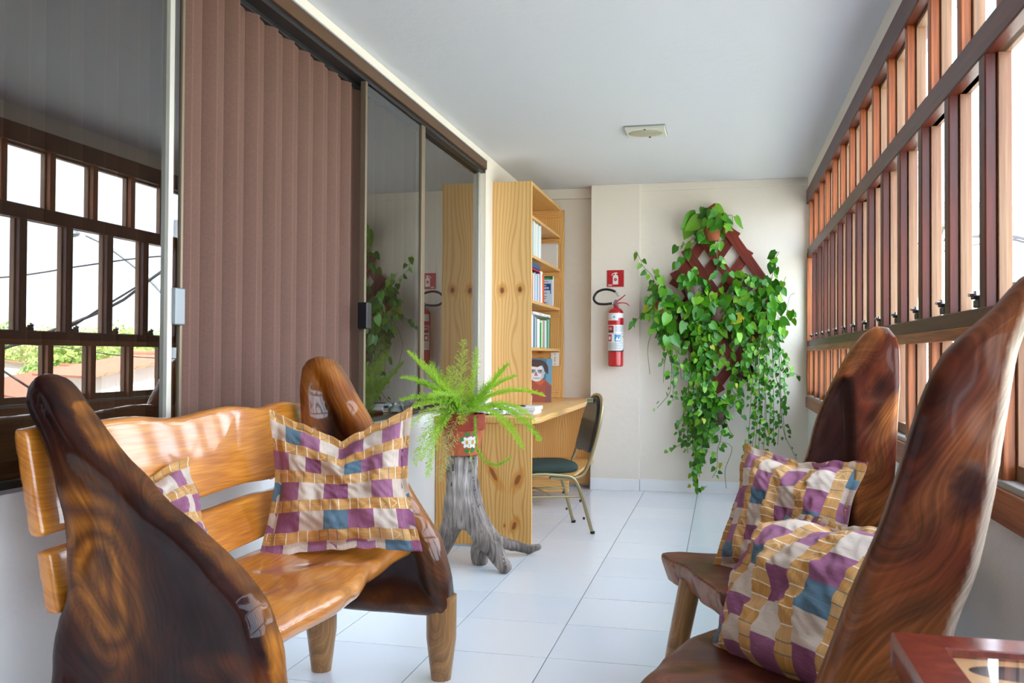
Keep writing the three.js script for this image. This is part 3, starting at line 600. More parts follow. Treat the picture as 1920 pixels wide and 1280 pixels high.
// ------------------------------------------------------------------ bookcase and desk
function faceUV(g, x0, x1, y0, y1) {                           // one board, its picture across x and y
  const p = g.attributes.position, uv = g.attributes.uv;
  for (let i = 0; i < p.count; i++) uv.setXY(i, (p.getX(i) - x0) / (x1 - x0), (p.getY(i) - y0) / (y1 - y0));
  return g;
}
const SH = [1.228, 1.590, 1.938, 2.238];
{
  const t = thing('bookcase', 'tall open pine bookcase standing on the desk, its knotty side towards the room', 'bookcase', [-1.57, 0.78, 7.4]);
  part(t, 'side_panel', faceUV(box(-1.722, -1.415, 0.79, 2.49, 6.745, 6.775, 0.003), -1.725, -1.415, 0.79, 2.49), pineSide);
  part(t, 'side_panel', box(-1.722, -1.40, 0.79, 2.46, 8.02, 8.045, 0.003), pine);
  part(t, 'edge_strip', box(-1.414, -1.385, 0.79, 2.47, 8.018, 8.046, 0.003), pine);
  part(t, 'top', box(-1.722, -1.418, 2.465, 2.492, 6.775, 8.02, 0.003), pine);
  for (const y of SH) {
    part(t, 'shelf', box(-1.722, -1.418, y - 0.024, y, 6.775, 8.02, 0.003), pine);
    part(t, 'shelf_rail', box(-1.722, -1.42, y - 0.075, y - 0.026, 7.995, 8.02, 0.002), pine);
  }
  part(t, 'shelf_rail', box(-1.722, -1.42, 2.40, 2.463, 7.995, 8.02, 0.002), pine);
  part(t, 'shelf_rail', box(-1.722, -1.42, 0.79, 0.86, 7.99, 8.02, 0.004), pine);
}
{
  const t = thing('desk', 'built-in pine desk along the wall with a knotty two-board end panel', 'desk', [-1.42, 0, 6.7]);
  const top = new THREE.Shape([[-1.722, 5.34], [-1.115, 5.34], [-1.085, 5.42], [-1.085, 7.2], [-1.11, 7.92], [-1.14, 8.09], [-1.722, 8.09]].map(([x, z]) => new THREE.Vector2(x, z)));
  const g = new THREE.ExtrudeGeometry(top, { depth: 0.03, bevelEnabled: true, bevelSize: 0.003, bevelThickness: 0.003, bevelSegments: 2 });
  g.rotateX(-Math.PI / 2); g.translate(0, 0.757, 0); g.computeVertexNormals();
  part(t, 'top', metricUV(toCreasedNormals(g, 0.6), 2), pine);
  part(t, 'end_board', faceUV(box(-1.43, -1.118, 0.012, 0.754, 5.36, 5.385, 0.003), -1.43, -1.118, 0, 0.76), pineDesk);
  part(t, 'end_board', faceUV(box(-1.722, -1.434, 0.012, 0.754, 5.36, 5.385, 0.003), -1.722, -1.434, 0, 0.76), pineDesk2);
  part(t, 'end_foot', box(-1.70, -1.125, 0, 0.012, 5.362, 5.384, 0.001), steel);
  part(t, 'far_leg_board', box(-1.722, -1.14, 0.03, 0.757, 8.03, 8.055, 0.003), pine);
  part(t, 'low_shelf', box(-1.60, -1.10, 0.235, 0.26, 6.85, 8.03, 0.004), pine);
  part(t, 'shelf_support', box(-1.58, -1.15, 0.12, 0.235, 6.9, 6.925, 0.003), pine);
  part(t, 'leg_board', box(-1.13, -1.105, 0.03, 0.235, 7.95, 8.03, 0.003), pine);
  part(t, 'metal_foot', box(-1.145, -1.10, 0, 0.03, 7.95, 8.0, 0.004), steel); part(t, 'metal_foot', box(-1.47, -1.425, 0, 0.03, 6.88, 6.93, 0.004), steel);
  part(t, 'middle_leg', box(-1.46, -1.435, 0.03, 0.757, 6.885, 6.91, 0.003), pine);
}
// books
const matOf = (hex, r = 0.6) => new THREE.MeshStandardMaterial({ color: C(hex), roughness: r });
const paper = matOf('#efe9da', 0.9);
function book(label, x1, y0, z0, d, h, w, hex, lean = 0, group) {          // spine at x1, thickness w along z
  const t = thing('book', label, 'book', [x1, y0, z0 + w / 2], group);
  const m = typeof hex === 'string' ? matOf(hex, 0.55) : hex;
  part(t, 'cover', merge([box(x1 - d, x1, y0, y0 + h, z0, z0 + 0.002, 0), box(x1 - d, x1, y0, y0 + h, z0 + w - 0.002, z0 + w, 0), box(x1 - 0.003, x1, y0, y0 + h, z0 + 0.002, z0 + w - 0.002, 0)]), m);
  part(t, 'pages', box(x1 - d + 0.004, x1 - 0.003, y0 + 0.004, y0 + h - 0.004, z0 + 0.002, z0 + w - 0.002, 0), paper);
  t.rotation.x = lean; return t;
}
{
  const cols = ['#dfe6df', '#c9d8d3', '#4f7fb0', '#e9e6cf', '#cfe0d6', '#dfe7ea', '#e8e4d4', '#bcd0d4', '#e6ebe8', '#d4dfe6'];
  const names = ['pale green', 'grey green', 'blue-spined', 'cream', 'mint', 'white', 'ivory', 'light teal', 'off-white', 'pale blue'];
  let z = 6.79;
  cols.forEach((c, i) => { const w = [0.03, 0.035, 0.022, 0.05, 0.04, 0.045, 0.036, 0.034, 0.05, 0.046][i]; book(`${names[i]} slim booklet on the third bookcase shelf, ${['first', 'second', 'third', 'fourth', 'fifth', 'sixth', 'seventh', 'eighth', 'ninth', 'tenth'][i]} from the side panel`, -1.43, SH[2] + 0.001, z, 0.21, 0.27 - (i % 3) * 0.006, w, c); z += w + 0.002; });
  const r2 = [['#f0ece6', 0.036, 0.23, 'white'], ['#c96a3c', 0.03, 0.2, 'orange'], ['#e8ddd0', 0.05, 0.21, 'cream'], ['#8fa9bd', 0.045, 0.22, 'grey-blue'], ['#e7ecf0', 0.035, 0.21, 'pale'], ['#7fa3c4', 0.05, 0.215, 'sky blue'], ['#c7d6e2', 0.04, 0.22, 'light blue'], ['#e3b5ae', 0.035, 0.225, 'pink'], ['#8c2a30', 0.02, 0.235, 'dark red'], ['#f1eee4', 0.085, 0.25, 'wide white']];
  z = 6.79; r2.forEach(([c, w, h, n]) => { book(`${n} book standing in the row beneath the lying blue book, second shelf up`, -1.425, SH[1] + 0.001, z, 0.18, h, w, c); z += w + 0.002; });
  book('leaning orange book beside the book with the blue title panel', -1.418, SH[1] + 0.001, z, 0.17, 0.235, 0.05, '#d2541f', 0.07);
  const lie = thing('book', 'dark blue and red books lying flat on top of the row', 'book', [-1.5, 1.83, 6.95]);
  part(lie, 'cover', box(-1.60, -1.43, 1.848, 1.882, 6.80, 7.16, 0.002), matOf('#1f4f86')); part(lie, 'lower_cover', box(-1.60, -1.432, 1.828, 1.846, 6.80, 7.15, 0.002), matOf('#9c2434'));
  const r3 = [['#3a86c8', 0.03, 0.31, 'tall blue'], ['#f2f0f4', 0.05, 0.25, 'white'], ['#5f7391', 0.07, 0.245, 'slate blue'], ['#a9cbb9', 0.045, 0.235, 'mint green'], ['#6d6a76', 0.035, 0.235, 'dark grey'], ['#f3f1f1', 0.10, 0.225, 'white'], ['#109a2a', 0.07, 0.20, 'bright green'], ['#eef2e4', 0.045, 0.22, 'ivory'], ['#a98e5e', 0.05, 0.225, 'tan'], ['#9aa3b0', 0.05, 0.215, 'grey'], ['#e9e8dc', 0.06, 0.225, 'off-white'], ['#4c8f6c', 0.09, 0.24, 'sage green'], ['#b8ccbc', 0.03, 0.24, 'pale sage'], ['#2f6f48', 0.045, 0.25, 'dark green']];
  z = 6.785; r3.forEach(([c, w, h, n], i) => { book(`${n} book in the lowest bookcase row, ${i < 6 ? 'left' : i < 11 ? 'middle' : 'right'} part, ${i === 5 ? 'wide one beside the bright green spine' : i === 1 ? 'next to the tall blue one' : 'spine out'}`, -1.425, SH[0] + 0.001, z, 0.17, h, w, c); z += w + 0.002; });
  const lie2 = thing('magazine', 'white magazine with printed red and green marks lying across the lowest row of books', 'magazine', [-1.5, 1.48, 7.2]);
  const mg = canvasTex(256, 64, (g, w, h) => { g.fillStyle = '#e9ebe8'; g.fillRect(0, 0, w, h); g.fillStyle = '#a8402c'; g.beginPath(); g.moveTo(70, 20); g.lineTo(90, 40); g.lineTo(100, 30); g.lineTo(112, 42); g.lineTo(128, 20); g.lineTo(104, 26); g.fill(); g.fillStyle = '#2d6b40'; g.fillRect(8, 34, 22, 10); g.fillRect(150, 26, 40, 8); g.fillRect(200, 40, 40, 12); });
  const g = box(-1.59, -1.42, 1.484, 1.505, 6.85, 7.56, 0.001); { const p = g.attributes.position, uv = g.attributes.uv; for (let i = 0; i < p.count; i++) uv.setXY(i, (-p.getZ(i) - 6.85) / 0.71, (p.getY(i) - 1.484) / 0.021); }
  part(lie2, 'pages', g, new THREE.MeshStandardMaterial({ map: mg, roughness: 0.5 }));
  const fb = thing('file_box', 'plain pale grey box file at the far end of the third shelf', 'box', [-1.57, SH[2], 7.9]);
  part(fb, 'body', box(-1.70, -1.432, SH[2] + 0.001, SH[2] + 0.212, 7.93, 7.99, 0.003), matOf('#dcd6d0', 0.9)); part(fb, 'lid_edge', box(-1.702, -1.430, SH[2] + 0.213, SH[2] + 0.222, 7.928, 7.992, 0.002), matOf('#d6cfc8', 0.9));
  // the book whose cover faces the room
  const cv = canvasTex(320, 512, (c, w, h) => {
    c.fillStyle = '#cfdcea'; c.fillRect(0, 0, w, h); c.fillStyle = '#1b7a34'; c.fillRect(0, 0, w, 58); c.fillStyle = '#123a4e'; c.fillRect(0, 0, w, 14);
    c.fillStyle = '#9fc3a8'; c.font = '22px sans-serif'; c.textAlign = 'center'; c.fillRect(w * 0.38, 34, 150, 7);
    c.fillStyle = '#41577c'; c.font = 'bold 34px serif'; c.fillText('R. RUBEM', w * 0.52, 108);
    c.fillStyle = '#12408a'; c.fillRect(10, 130, 268, 118); c.fillStyle = '#4c6272'; c.fillRect(278, 130, 16, 178);
    c.fillStyle = '#f4f8fc'; c.font = 'bold 25px sans-serif'; c.fillText('A VONDER DE', w * 0.45, 172); c.font = 'bold 50px sans-serif'; c.fillText('PRENDER', w * 0.47, 226);
    c.fillStyle = '#46566e'; c.font = '22px sans-serif'; for (const [bx, by, bw] of [[70, 290, 40], [120, 290, 60], [190, 290, 50], [70, 350, 60], [140, 350, 90], [80, 384, 30], [120, 384, 100]]) c.fillRect(bx, by, bw, 10);
    c.fillStyle = '#1d2a70'; c.beginPath(); c.ellipse(w * 0.68, 470, 34, 20, 0, 0, 7); c.fill(); c.fillStyle = '#cfdcea'; c.beginPath(); c.ellipse(w * 0.71, 470, 24, 12, 0, 0, 7); c.fill();
  });
  const fb2 = thing('book', 'pale blue book facing the room with PRENDER in white on a blue panel', 'book', [-1.5, SH[1], 7.62]);
  part(fb2, 'pages', box(-1.585, -1.412, SH[1] + 0.004, SH[1] + 0.246, 7.603, 7.63, 0), paper);
  part(fb2, 'cover', faceUV(box(-1.588, -1.408, SH[1] + 0.001, SH[1] + 0.25, 7.598, 7.602, 0), -1.588, -1.408, SH[1] + 0.001, SH[1] + 0.25), new THREE.MeshStandardMaterial({ map: cv, roughness: 0.4 }));
  part(fb2, 'back_cover', box(-1.588, -1.406, SH[1] + 0.001, SH[1] + 0.252, 7.631, 7.634, 0), matOf('#e6e3ea'));
}
{
  const pt = canvasTex(320, 512, (c, w, h) => {
    c.fillStyle = '#3d6f86'; c.fillRect(0, 0, w, h); c.fillStyle = '#5f8fa4'; c.fillRect(w * 0.8, 0, w * 0.2, h * 0.6);
    c.fillStyle = '#a1492c'; c.beginPath(); c.moveTo(0, h); c.lineTo(0, h * 0.52); c.lineTo(w * 0.35, h * 0.46); c.lineTo(w * 0.75, h * 0.47); c.lineTo(w, h * 0.62); c.lineTo(w, h); c.fill();
    c.fillStyle = '#c85a2c'; c.beginPath(); c.moveTo(w * 0.4, h * 0.54); c.lineTo(w * 0.62, h * 0.62); c.lineTo(w * 0.8, h * 0.48); c.fill();
    c.fillStyle = '#e2dad6'; c.beginPath(); c.ellipse(w * 0.47, h * 0.33, w * 0.27, h * 0.2, 0, 0, 7); c.fill();
    c.fillStyle = '#48302a'; c.beginPath(); c.moveTo(w * 0.1, h * 0.32); c.quadraticCurveTo(w * 0.05, h * 0.03, w * 0.45, h * 0.03); c.quadraticCurveTo(w * 0.95, h * 0.03, w * 0.86, h * 0.36); c.lineTo(w * 0.76, h * 0.3); c.lineTo(w * 0.68, h * 0.14); c.lineTo(w * 0.5, h * 0.2); c.lineTo(w * 0.2, h * 0.18); c.lineTo(w * 0.17, h * 0.33); c.fill();
    c.strokeStyle = '#3c4a5a'; c.lineWidth = 4; for (const x of [0.33, 0.6]) { c.beginPath(); c.ellipse(w * x, h * 0.3, 30, 20, 0, 0, 7); c.stroke(); c.fillStyle = '#8fa2ae'; c.fill(); c.fillStyle = '#3d4f5c'; c.beginPath(); c.ellipse(w * x, h * 0.3, 13, 7, 0, 0, 7); c.fill(); c.fillStyle = '#5a4038'; c.fillRect(w * x - 34, h * 0.262, 68, 8); }
    c.fillStyle = '#b9b4b8'; c.beginPath(); c.moveTo(w * 0.66, h * 0.2); c.lineTo(w * 0.77, h * 0.33); c.lineTo(w * 0.62, h * 0.5); c.fill(); c.fillStyle = '#a5707a'; c.beginPath(); c.moveTo(w * 0.45, h * 0.29); c.lineTo(w * 0.52, h * 0.4); c.lineTo(w * 0.38, h * 0.4); c.fill(); c.fillStyle = '#b9c6cc'; c.fillRect(w * 0.34, h * 0.43, 90, 26); c.fillStyle = '#9a8088'; c.fillRect(w * 0.4, h * 0.447, 50, 5);
    c.fillStyle = '#cfc0dc'; c.fillRect(0, h * 0.86, w * 0.35, h * 0.14); c.fillStyle = '#7d4a44'; c.fillRect(w * 0.8, h * 0.62, w * 0.2, h * 0.38);
  });
  const t = thing('painting', 'unframed painting of a dark-haired man in glasses and orange coat, under the bookcase', 'painting', [-1.46, 0.79, 7.2]);
  const g = box(-1.58, -1.345, 0.79, 1.145, 7.2, 7.222, 0.001); faceUV(g, -1.58, -1.345, 0.79, 1.145);
  part(t, 'canvas', g, new THREE.MeshStandardMaterial({ map: pt, roughness: 0.55 }));
  part(t, 'stretcher', box(-1.575, -1.35, 0.795, 1.14, 7.223, 7.236, 0.001), pine);
  t.rotation.set(-0.13, 0.25, 0);
  const o = thing('power_outlet', 'white rectangular power outlet plate on the bookcase end', 'outlet', [-1.47, 1.14, 8.0]);
  part(o, 'plate', box(-1.495, -1.42, 1.075, 1.195, 7.985, 7.99, 0.004), matOf('#efece2', 0.4));
  for (const [x, y, r] of [[-1.457, 1.178, 0.004], [-1.457, 1.092, 0.004]]) part(o, 'screw', box(x - r, x + r, y - r, y + r, 7.982, 7.986, 0.001), matOf('#6c6455'));
  for (const y of [1.15, 1.135, 1.12]) part(o, 'socket_hole', box(-1.461, -1.453, y - 0.004, y + 0.004, 7.9825, 7.986, 0.001), matOf('#4a443c'));
  const p1 = thing('book', 'lower of two thin white books lying on the desk edge', 'book', [-1.2, 0.79, 5.75]); part(p1, 'cover', box(-1.33, -1.16, 0.791, 0.812, 5.62, 5.86, 0.002), matOf('#e8e6ee')); part(p1, 'pages', box(-1.325, -1.158, 0.795, 0.808, 5.618, 5.858, 0), paper);
  const p2 = thing('book', 'upper of two thin white books lying on the desk edge', 'book', [-1.2, 0.813, 5.75]); part(p2, 'cover', box(-1.335, -1.155, 0.8135, 0.837, 5.64, 5.88, 0.002), matOf('#f4f3f6')); part(p2, 'pages', box(-1.33, -1.153, 0.818, 0.832, 5.638, 5.878, 0), paper);
  const c = thing('cable', 'thin dark cable loop lying on the white books at the desk edge', 'cable', [-1.25, 0.84, 5.7]);
  part(c, 'cord', tube([[-1.32, 0.845, 5.62], [-1.27, 0.85, 5.60], [-1.235, 0.842, 5.63], [-1.23, 0.842, 5.70], [-1.26, 0.842, 5.74], [-1.30, 0.843, 5.70], [-1.35, 0.83, 5.55]], 0.003, 40, 6), matOf('#1e2a44', 0.5)); part(c, 'plug', box(-1.362, -1.345, 0.822, 0.836, 5.53, 5.56, 0.003), blackPl);
  const bag = thing('plastic_bag', 'crumpled shiny white plastic bag on the desk behind the fern', 'bag', [-1.45, 0.79, 5.6]);
  part(bag, 'bag_film', nets((x, y, z) => Math.hypot((x + 1.44) / 0.16, (y - 0.79) / 0.075, (z - 5.62) / 0.1) * 0.07 - 0.07 + 0.012 * n3(x * 26, y * 26, z * 26) + 0.012 * Math.abs(n3(x * 12, y * 14, z * 12)), [-1.64, 0.7915, 5.48], [-1.24, 0.9, 5.76], 0.009), new THREE.MeshPhysicalMaterial({ color: C('#e2ebe8'), roughness: 0.2, clearcoat: 1, clearcoatRoughness: 0.08 }));
}

// ------------------------------------------------------------------ banquet chair at the desk
{
  const t = thing('banquet_chair', 'dark green padded stacking chair with gold metal frame pushed up to the desk', 'chair', [-0.9, 0, 6.14]);
  const gold = new THREE.MeshStandardMaterial({ color: C('#a3936c'), roughness: 0.36, metalness: 0.65 });
  const green = new THREE.MeshStandardMaterial({ color: C('#2f3f38'), roughness: 0.85, bumpMap: weave, bumpScale: 0.0008 }), vinyl = new THREE.MeshPhysicalMaterial({ color: C('#1d1c18'), roughness: 0.4, clearcoat: 0.2 });
  const F = [-0.892, -0.452], S = [0.452, -0.892];               // forward, and towards the near side
  const L = (f, s, y) => [-0.905 + F[0] * f + S[0] * s, y, 6.14 + F[1] * f + S[1] * s];
  const R = 0.0115;
  for (const s of [0.19, -0.19]) {
    part(t, 'leg_frame', tube([L(0.49, s * 1.0, 0.0), L(0.485, s, 0.2), L(0.475, s, 0.345), L(0.45, s, 0.383), L(0.40, s, 0.395), L(0.24, s, 0.385), L(0.165, s, 0.372), L(0.125, s, 0.33), L(0.02, s * 1.08, 0.0)], R, 60, 10), gold);
    part(t, 'foot_cap', box(...(() => { const p = L(0.02, s * 1.08, 0); return [p[0] - 0.014, p[0] + 0.014, 0, 0.018, p[2] - 0.014, p[2] + 0.014]; })(), 0.004), blackPl);
    part(t, 'foot_cap', box(...(() => { const p = L(0.49, s, 0); return [p[0] - 0.014, p[0] + 0.014, 0, 0.018, p[2] - 0.014, p[2] + 0.014]; })(), 0.004), blackPl);
    part(t, 'stretcher', tube([L(0.482, s, 0.25), L(0.096, s, 0.245)], 0.008, 4, 8), gold);
    for (const [f, y] of [[0.085, 0.215], [0.06, 0.1]]) part(t, 'bumper', tube([L(f + 0.01, s, y), L(f + 0.02, s, y)], 0.009, 3, 8), blackPl);
  }
  part(t, 'back_frame', tube([L(0.3, 0.165, 0.37), L(0.15, 0.165, 0.36), L(0.075, 0.165, 0.385), L(0.035, 0.168, 0.46), L(-0.01, 0.172, 0.6), L(-0.045, 0.168, 0.74), L(-0.065, 0.14, 0.835), L(-0.078, 0.075, 0.888), L(-0.08, 0, 0.9), L(-0.078, -0.075, 0.888), L(-0.065, -0.14, 0.835), L(-0.045, -0.168, 0.74), L(-0.01, -0.172, 0.6), L(0.035, -0.168, 0.46), L(0.075, -0.165, 0.385), L(0.15, -0.165, 0.36), L(0.3, -0.165, 0.37)], R, 110, 10), gold);
  part(t, 'cross_bar', tube([L(0.3, 0.19, 0.25), L(0.3, -0.19, 0.25)], 0.008, 4, 8), gold);
  const toL = (x, y, z) => { const dx = x + 0.905, dz = z - 6.14; return [dx * F[0] + dz * F[1], dx * S[0] + dz * S[1], y]; };
  part(t, 'seat', nets((x, y, z) => { const [f, s] = toL(x, y, z); const q = Math.pow(Math.pow(Math.abs((f - 0.30) / 0.215), 4) + Math.pow(Math.abs(s / 0.2), 4), 0.25); const e = (q - 1) * 0.2, top = y - 0.458 - 0.012 * (1 - q * q), bot = 0.395 - y, r = 0.03; const a = e + r, b = Math.max(top, bot) + r; return (Math.min(Math.max(a, b), 0) + Math.hypot(Math.max(a, 0), Math.max(b, 0)) - r) * 0.8; }, [-1.5, 0.37, 5.75], [-0.75, 0.5, 6.35], 0.012), green);
  const bp = polySDF(smoothPoly([[-0.15, 0.53], [0, 0.525], [0.15, 0.53], [0.158, 0.65], [0.15, 0.76], [0.115, 0.84], [0.06, 0.88], [0, 0.89], [-0.06, 0.88], [-0.115, 0.84], [-0.15, 0.76], [-0.158, 0.65]]));
  part(t, 'back_pad', nets((x, y, z) => { const [f, s] = toL(x, y, z); const cf = 0.012 - (y - 0.52) * 0.235, d = bp(s, y), th = 0.022, r = 0.018, a = d + r, b = Math.abs(f - cf) - th + r; return (Math.min(Math.max(a, b), 0) + Math.hypot(Math.max(a, 0), Math.max(b, 0)) - r) * 0.8; }, [-1.1, 0.49, 5.9], [-0.68, 0.92, 6.4], 0.009), vinyl);
  part(t, 'hand_grip', box(...(() => { const p = L(-0.04, 0, 0.865); return [p[0] - 0.03, p[0] + 0.02, 0.85, 0.878, p[2] - 0.04, p[2] + 0.04]; })(), 0.005), chrome);
}

// ------------------------------------------------------------------ fire extinguisher and its sign
{
  const X = -0.899, Z = 7.835, Y0 = 1.075, r = 0.066;
  const t = thing('fire_extinguisher', 'red fire extinguisher with white labels and black hose hanging on the wall column', 'extinguisher', [X, Y0, Z]);
  const red = new THREE.MeshPhysicalMaterial({ color: C('#c4101c'), roughness: 0.25, clearcoat: 0.8, clearcoatRoughness: 0.1 });
  const at = (g) => g.translate(X, Y0, -Z);
  part(t, 'cylinder', at(lathe([[0, 0.006], [r * 0.9, 0], [r, 0.012], [r, 0.45], [r * 0.96, 0.472], [r * 0.8, 0.49], [r * 0.45, 0.503], [0.02, 0.51], [0.018, 0.525], [0, 0.525]], 40)), red);
  const lab = canvasTex(512, 620, (c, w, h) => {
    c.fillStyle = '#c4101c'; c.fillRect(0, 0, w, h);
    c.fillStyle = '#eef0f0'; c.fillRect(70, 0, 250, 118); c.fillRect(320, 0, 190, 78);
    c.fillStyle = '#8fa0a4'; c.font = '17px sans-serif'; for (let i = 0; i < 4; i++) c.fillRect(84, 18 + i * 24, 120 - (i % 2) * 30, 7); c.fillStyle = '#4fa3b8'; c.fillRect(220, 48, 40, 28);
    c.fillStyle = '#eef0f2'; c.beginPath(); c.moveTo(60, 190); c.lineTo(512, 190); c.lineTo(512, 500); c.quadraticCurveTo(490, 600, 380, 602); c.lineTo(60, 602); c.fill();
    c.fillStyle = '#20181c'; c.beginPath(); c.moveTo(60, 620); c.lineTo(60, 603); c.lineTo(380, 603); c.quadraticCurveTo(500, 600, 512, 500); c.lineTo(512, 620); c.fill();
    c.fillStyle = '#b01522'; c.fillRect(80, 204, 150, 86); c.fillStyle = '#2a2226'; c.fillRect(80, 290, 150, 26); c.fillStyle = '#f2e6e6'; c.font = 'bold 56px sans-serif'; c.fillText('100', 100, 268);
    c.fillStyle = '#c23a48'; c.fillRect(84, 344, 104, 112); c.fillStyle = '#2f8fc8'; c.fillRect(250, 344, 130, 112); c.fillStyle = '#f4f4f4'; c.beginPath(); c.arc(136, 402, 32, 0, 7); c.fill(); c.beginPath(); c.moveTo(268, 440); c.lineTo(300, 380); c.lineTo(336, 430); c.lineTo(362, 374); c.lineTo(372, 440); c.fill(); c.fillStyle = '#e8c23a'; c.fillRect(430, 360, 60, 40);
    c.fillStyle = '#9aa2aa'; for (let i = 0; i < 8; i++) c.fillRect(84, 476 + i * 14, 330 - (i % 3) * 40, 6); for (let i = 0; i < 5; i++) c.fillRect(260, 214 + i * 18, 200 - (i % 2) * 50, 6);
    c.strokeStyle = '#9a4a58'; c.lineWidth = 3; c.beginPath(); c.moveTo(80, 332); c.lineTo(470, 332); c.stroke();
  });
  const lb = new THREE.CylinderGeometry(r + 0.0012, r + 0.0012, 0.33, 40, 1, true, -Math.PI * 0.52, Math.PI * 1.04); lb.translate(X, Y0 + 0.292, -Z);
  part(t, 'label', lb, new THREE.MeshPhysicalMaterial({ map: lab, roughness: 0.35, clearcoat: 0.4 }));
  part(t, 'valve', at(lathe([[0, 0.515], [0.02, 0.515], [0.022, 0.54], [0.016, 0.56], [0.01, 0.575], [0, 0.575]], 20)), new THREE.MeshStandardMaterial({ color: C('#b8606a'), roughness: 0.35, metalness: 0.4 }));
  part(t, 'pressure_gauge', (() => { const g = new THREE.CylinderGeometry(0.016, 0.016, 0.014, 20); g.rotateX(Math.PI / 2); g.translate(X, Y0 + 0.545, -Z + 0.026); return g; })(), chrome);
  part(t, 'lever', taper([[X + 0.015, Y0 + 0.565, Z], [X + 0.05, Y0 + 0.59, Z], [X + 0.082, Y0 + 0.615, Z - 0.01]], [0.006, 0.005, 0.004], 8, 8), red);
  part(t, 'carry_handle', taper([[X + 0.015, Y0 + 0.545, Z], [X + 0.06, Y0 + 0.548, Z], [X + 0.095, Y0 + 0.54, Z], [X + 0.115, Y0 + 0.522, Z - 0.005]], [0.006, 0.005, 0.005, 0.004], 12, 8), red);
  part(t, 'hose', tube([[X - 0.03, Y0 + 0.542, Z - 0.02], [X - 0.1, Y0 + 0.535, Z - 0.03], [X - 0.16, Y0 + 0.545, Z - 0.02], [X - 0.192, Y0 + 0.585, Z], [X - 0.165, Y0 + 0.64, Z + 0.01], [X - 0.1, Y0 + 0.665, Z + 0.01], [X - 0.03, Y0 + 0.655, Z], [X + 0.005, Y0 + 0.637, Z - 0.01]], 0.0105, 50, 10), blackPl);
  part(t, 'hose_coupling', tube([[X + 0.0, Y0 + 0.642, Z - 0.01], [X + 0.018, Y0 + 0.62, Z - 0.01], [X + 0.024, Y0 + 0.605, Z - 0.01]], 0.012, 8, 10), chrome); part(t, 'hose_coupling', tube([[X - 0.04, Y0 + 0.543, Z - 0.02], [X - 0.005, Y0 + 0.545, Z - 0.008]], 0.011, 4, 10), chrome);
  part(t, 'wall_bracket', box(X - 0.02, X + 0.02, Y0 + 0.4, Y0 + 0.53, Z + 0.05, 7.926, 0.003), steel);

  const s = thing('fire_sign', 'square red sign with a white extinguisher pictogram above the red extinguisher', 'sign', [-0.912, 1.84, 7.92]);
  const st = canvasTex(512, 512, (c, w, h) => {
    c.fillStyle = '#c20d18'; c.fillRect(0, 0, w, h); c.fillStyle = '#f3e9df';
    c.beginPath(); c.roundRect(175, 140, 165, 300, [70, 70, 4, 4]); c.fill(); c.fillRect(235, 95, 45, 60); c.fillRect(230, 80, 90, 26);
    c.strokeStyle = '#f3e9df'; c.lineWidth = 24; c.beginPath(); c.moveTo(300, 86); c.quadraticCurveTo(180, 70, 140, 165); c.stroke();
    c.fillStyle = '#b01018'; c.beginPath(); c.arc(257, 288, 46, 0, 7); c.fill(); c.fillStyle = '#f08a86'; c.beginPath(); c.moveTo(257, 250); c.lineTo(286, 305); c.lineTo(228, 305); c.fill();
    c.fillStyle = '#efc9c4'; c.font = 'bold 48px sans-serif'; c.fillRect(36, 440, 120, 50); c.fillStyle = '#b43a48'; c.fillRect(36, 470, 120, 10);
  });
  part(s, 'plate', faceUV(box(-0.985, -0.84, 1.768, 1.912, 7.915, 7.922, 0.003), -0.985, -0.84, 1.768, 1.912), new THREE.MeshPhysicalMaterial({ map: st, roughness: 0.4, clearcoat: 0.3 }));
  part(s, 'backing', box(-0.988, -0.837, 1.765, 1.915, 7.9225, 7.926, 0.002), matOf('#e6b8b4'));

  const c = thing('ceiling_fitting', 'small rectangular cream fitting with an oval lens on the ceiling', 'light fitting', [-0.5, YC, 6.05]);
  const cr = matOf('#dcdacb', 0.45);
  part(c, 'housing', box(-0.63, -0.37, YC - 0.022, YC, 5.94, 6.19, 0.006), cr);
  part(c, 'lens', (() => { const g = new THREE.SphereGeometry(1, 32, 16); g.scale(0.115, 0.012, 0.09); g.translate(-0.5, YC - 0.022, -6.065); return g; })(), matOf('#b4b098', 0.35));
  part(c, 'screw', box(-0.508, -0.492, YC - 0.026, YC - 0.021, 5.955, 5.968, 0.003), matOf('#4d5a52')); part(c, 'screw', box(-0.49, -0.474, YC - 0.027, YC - 0.021, 6.165, 6.178, 0.003), matOf('#3c3a34'));
  part(c, 'trim_edge', box(-0.634, -0.366, YC - 0.006, YC + 0.001, 5.93, 6.2, 0.002), matOf('#8a8f92', 0.5));
}

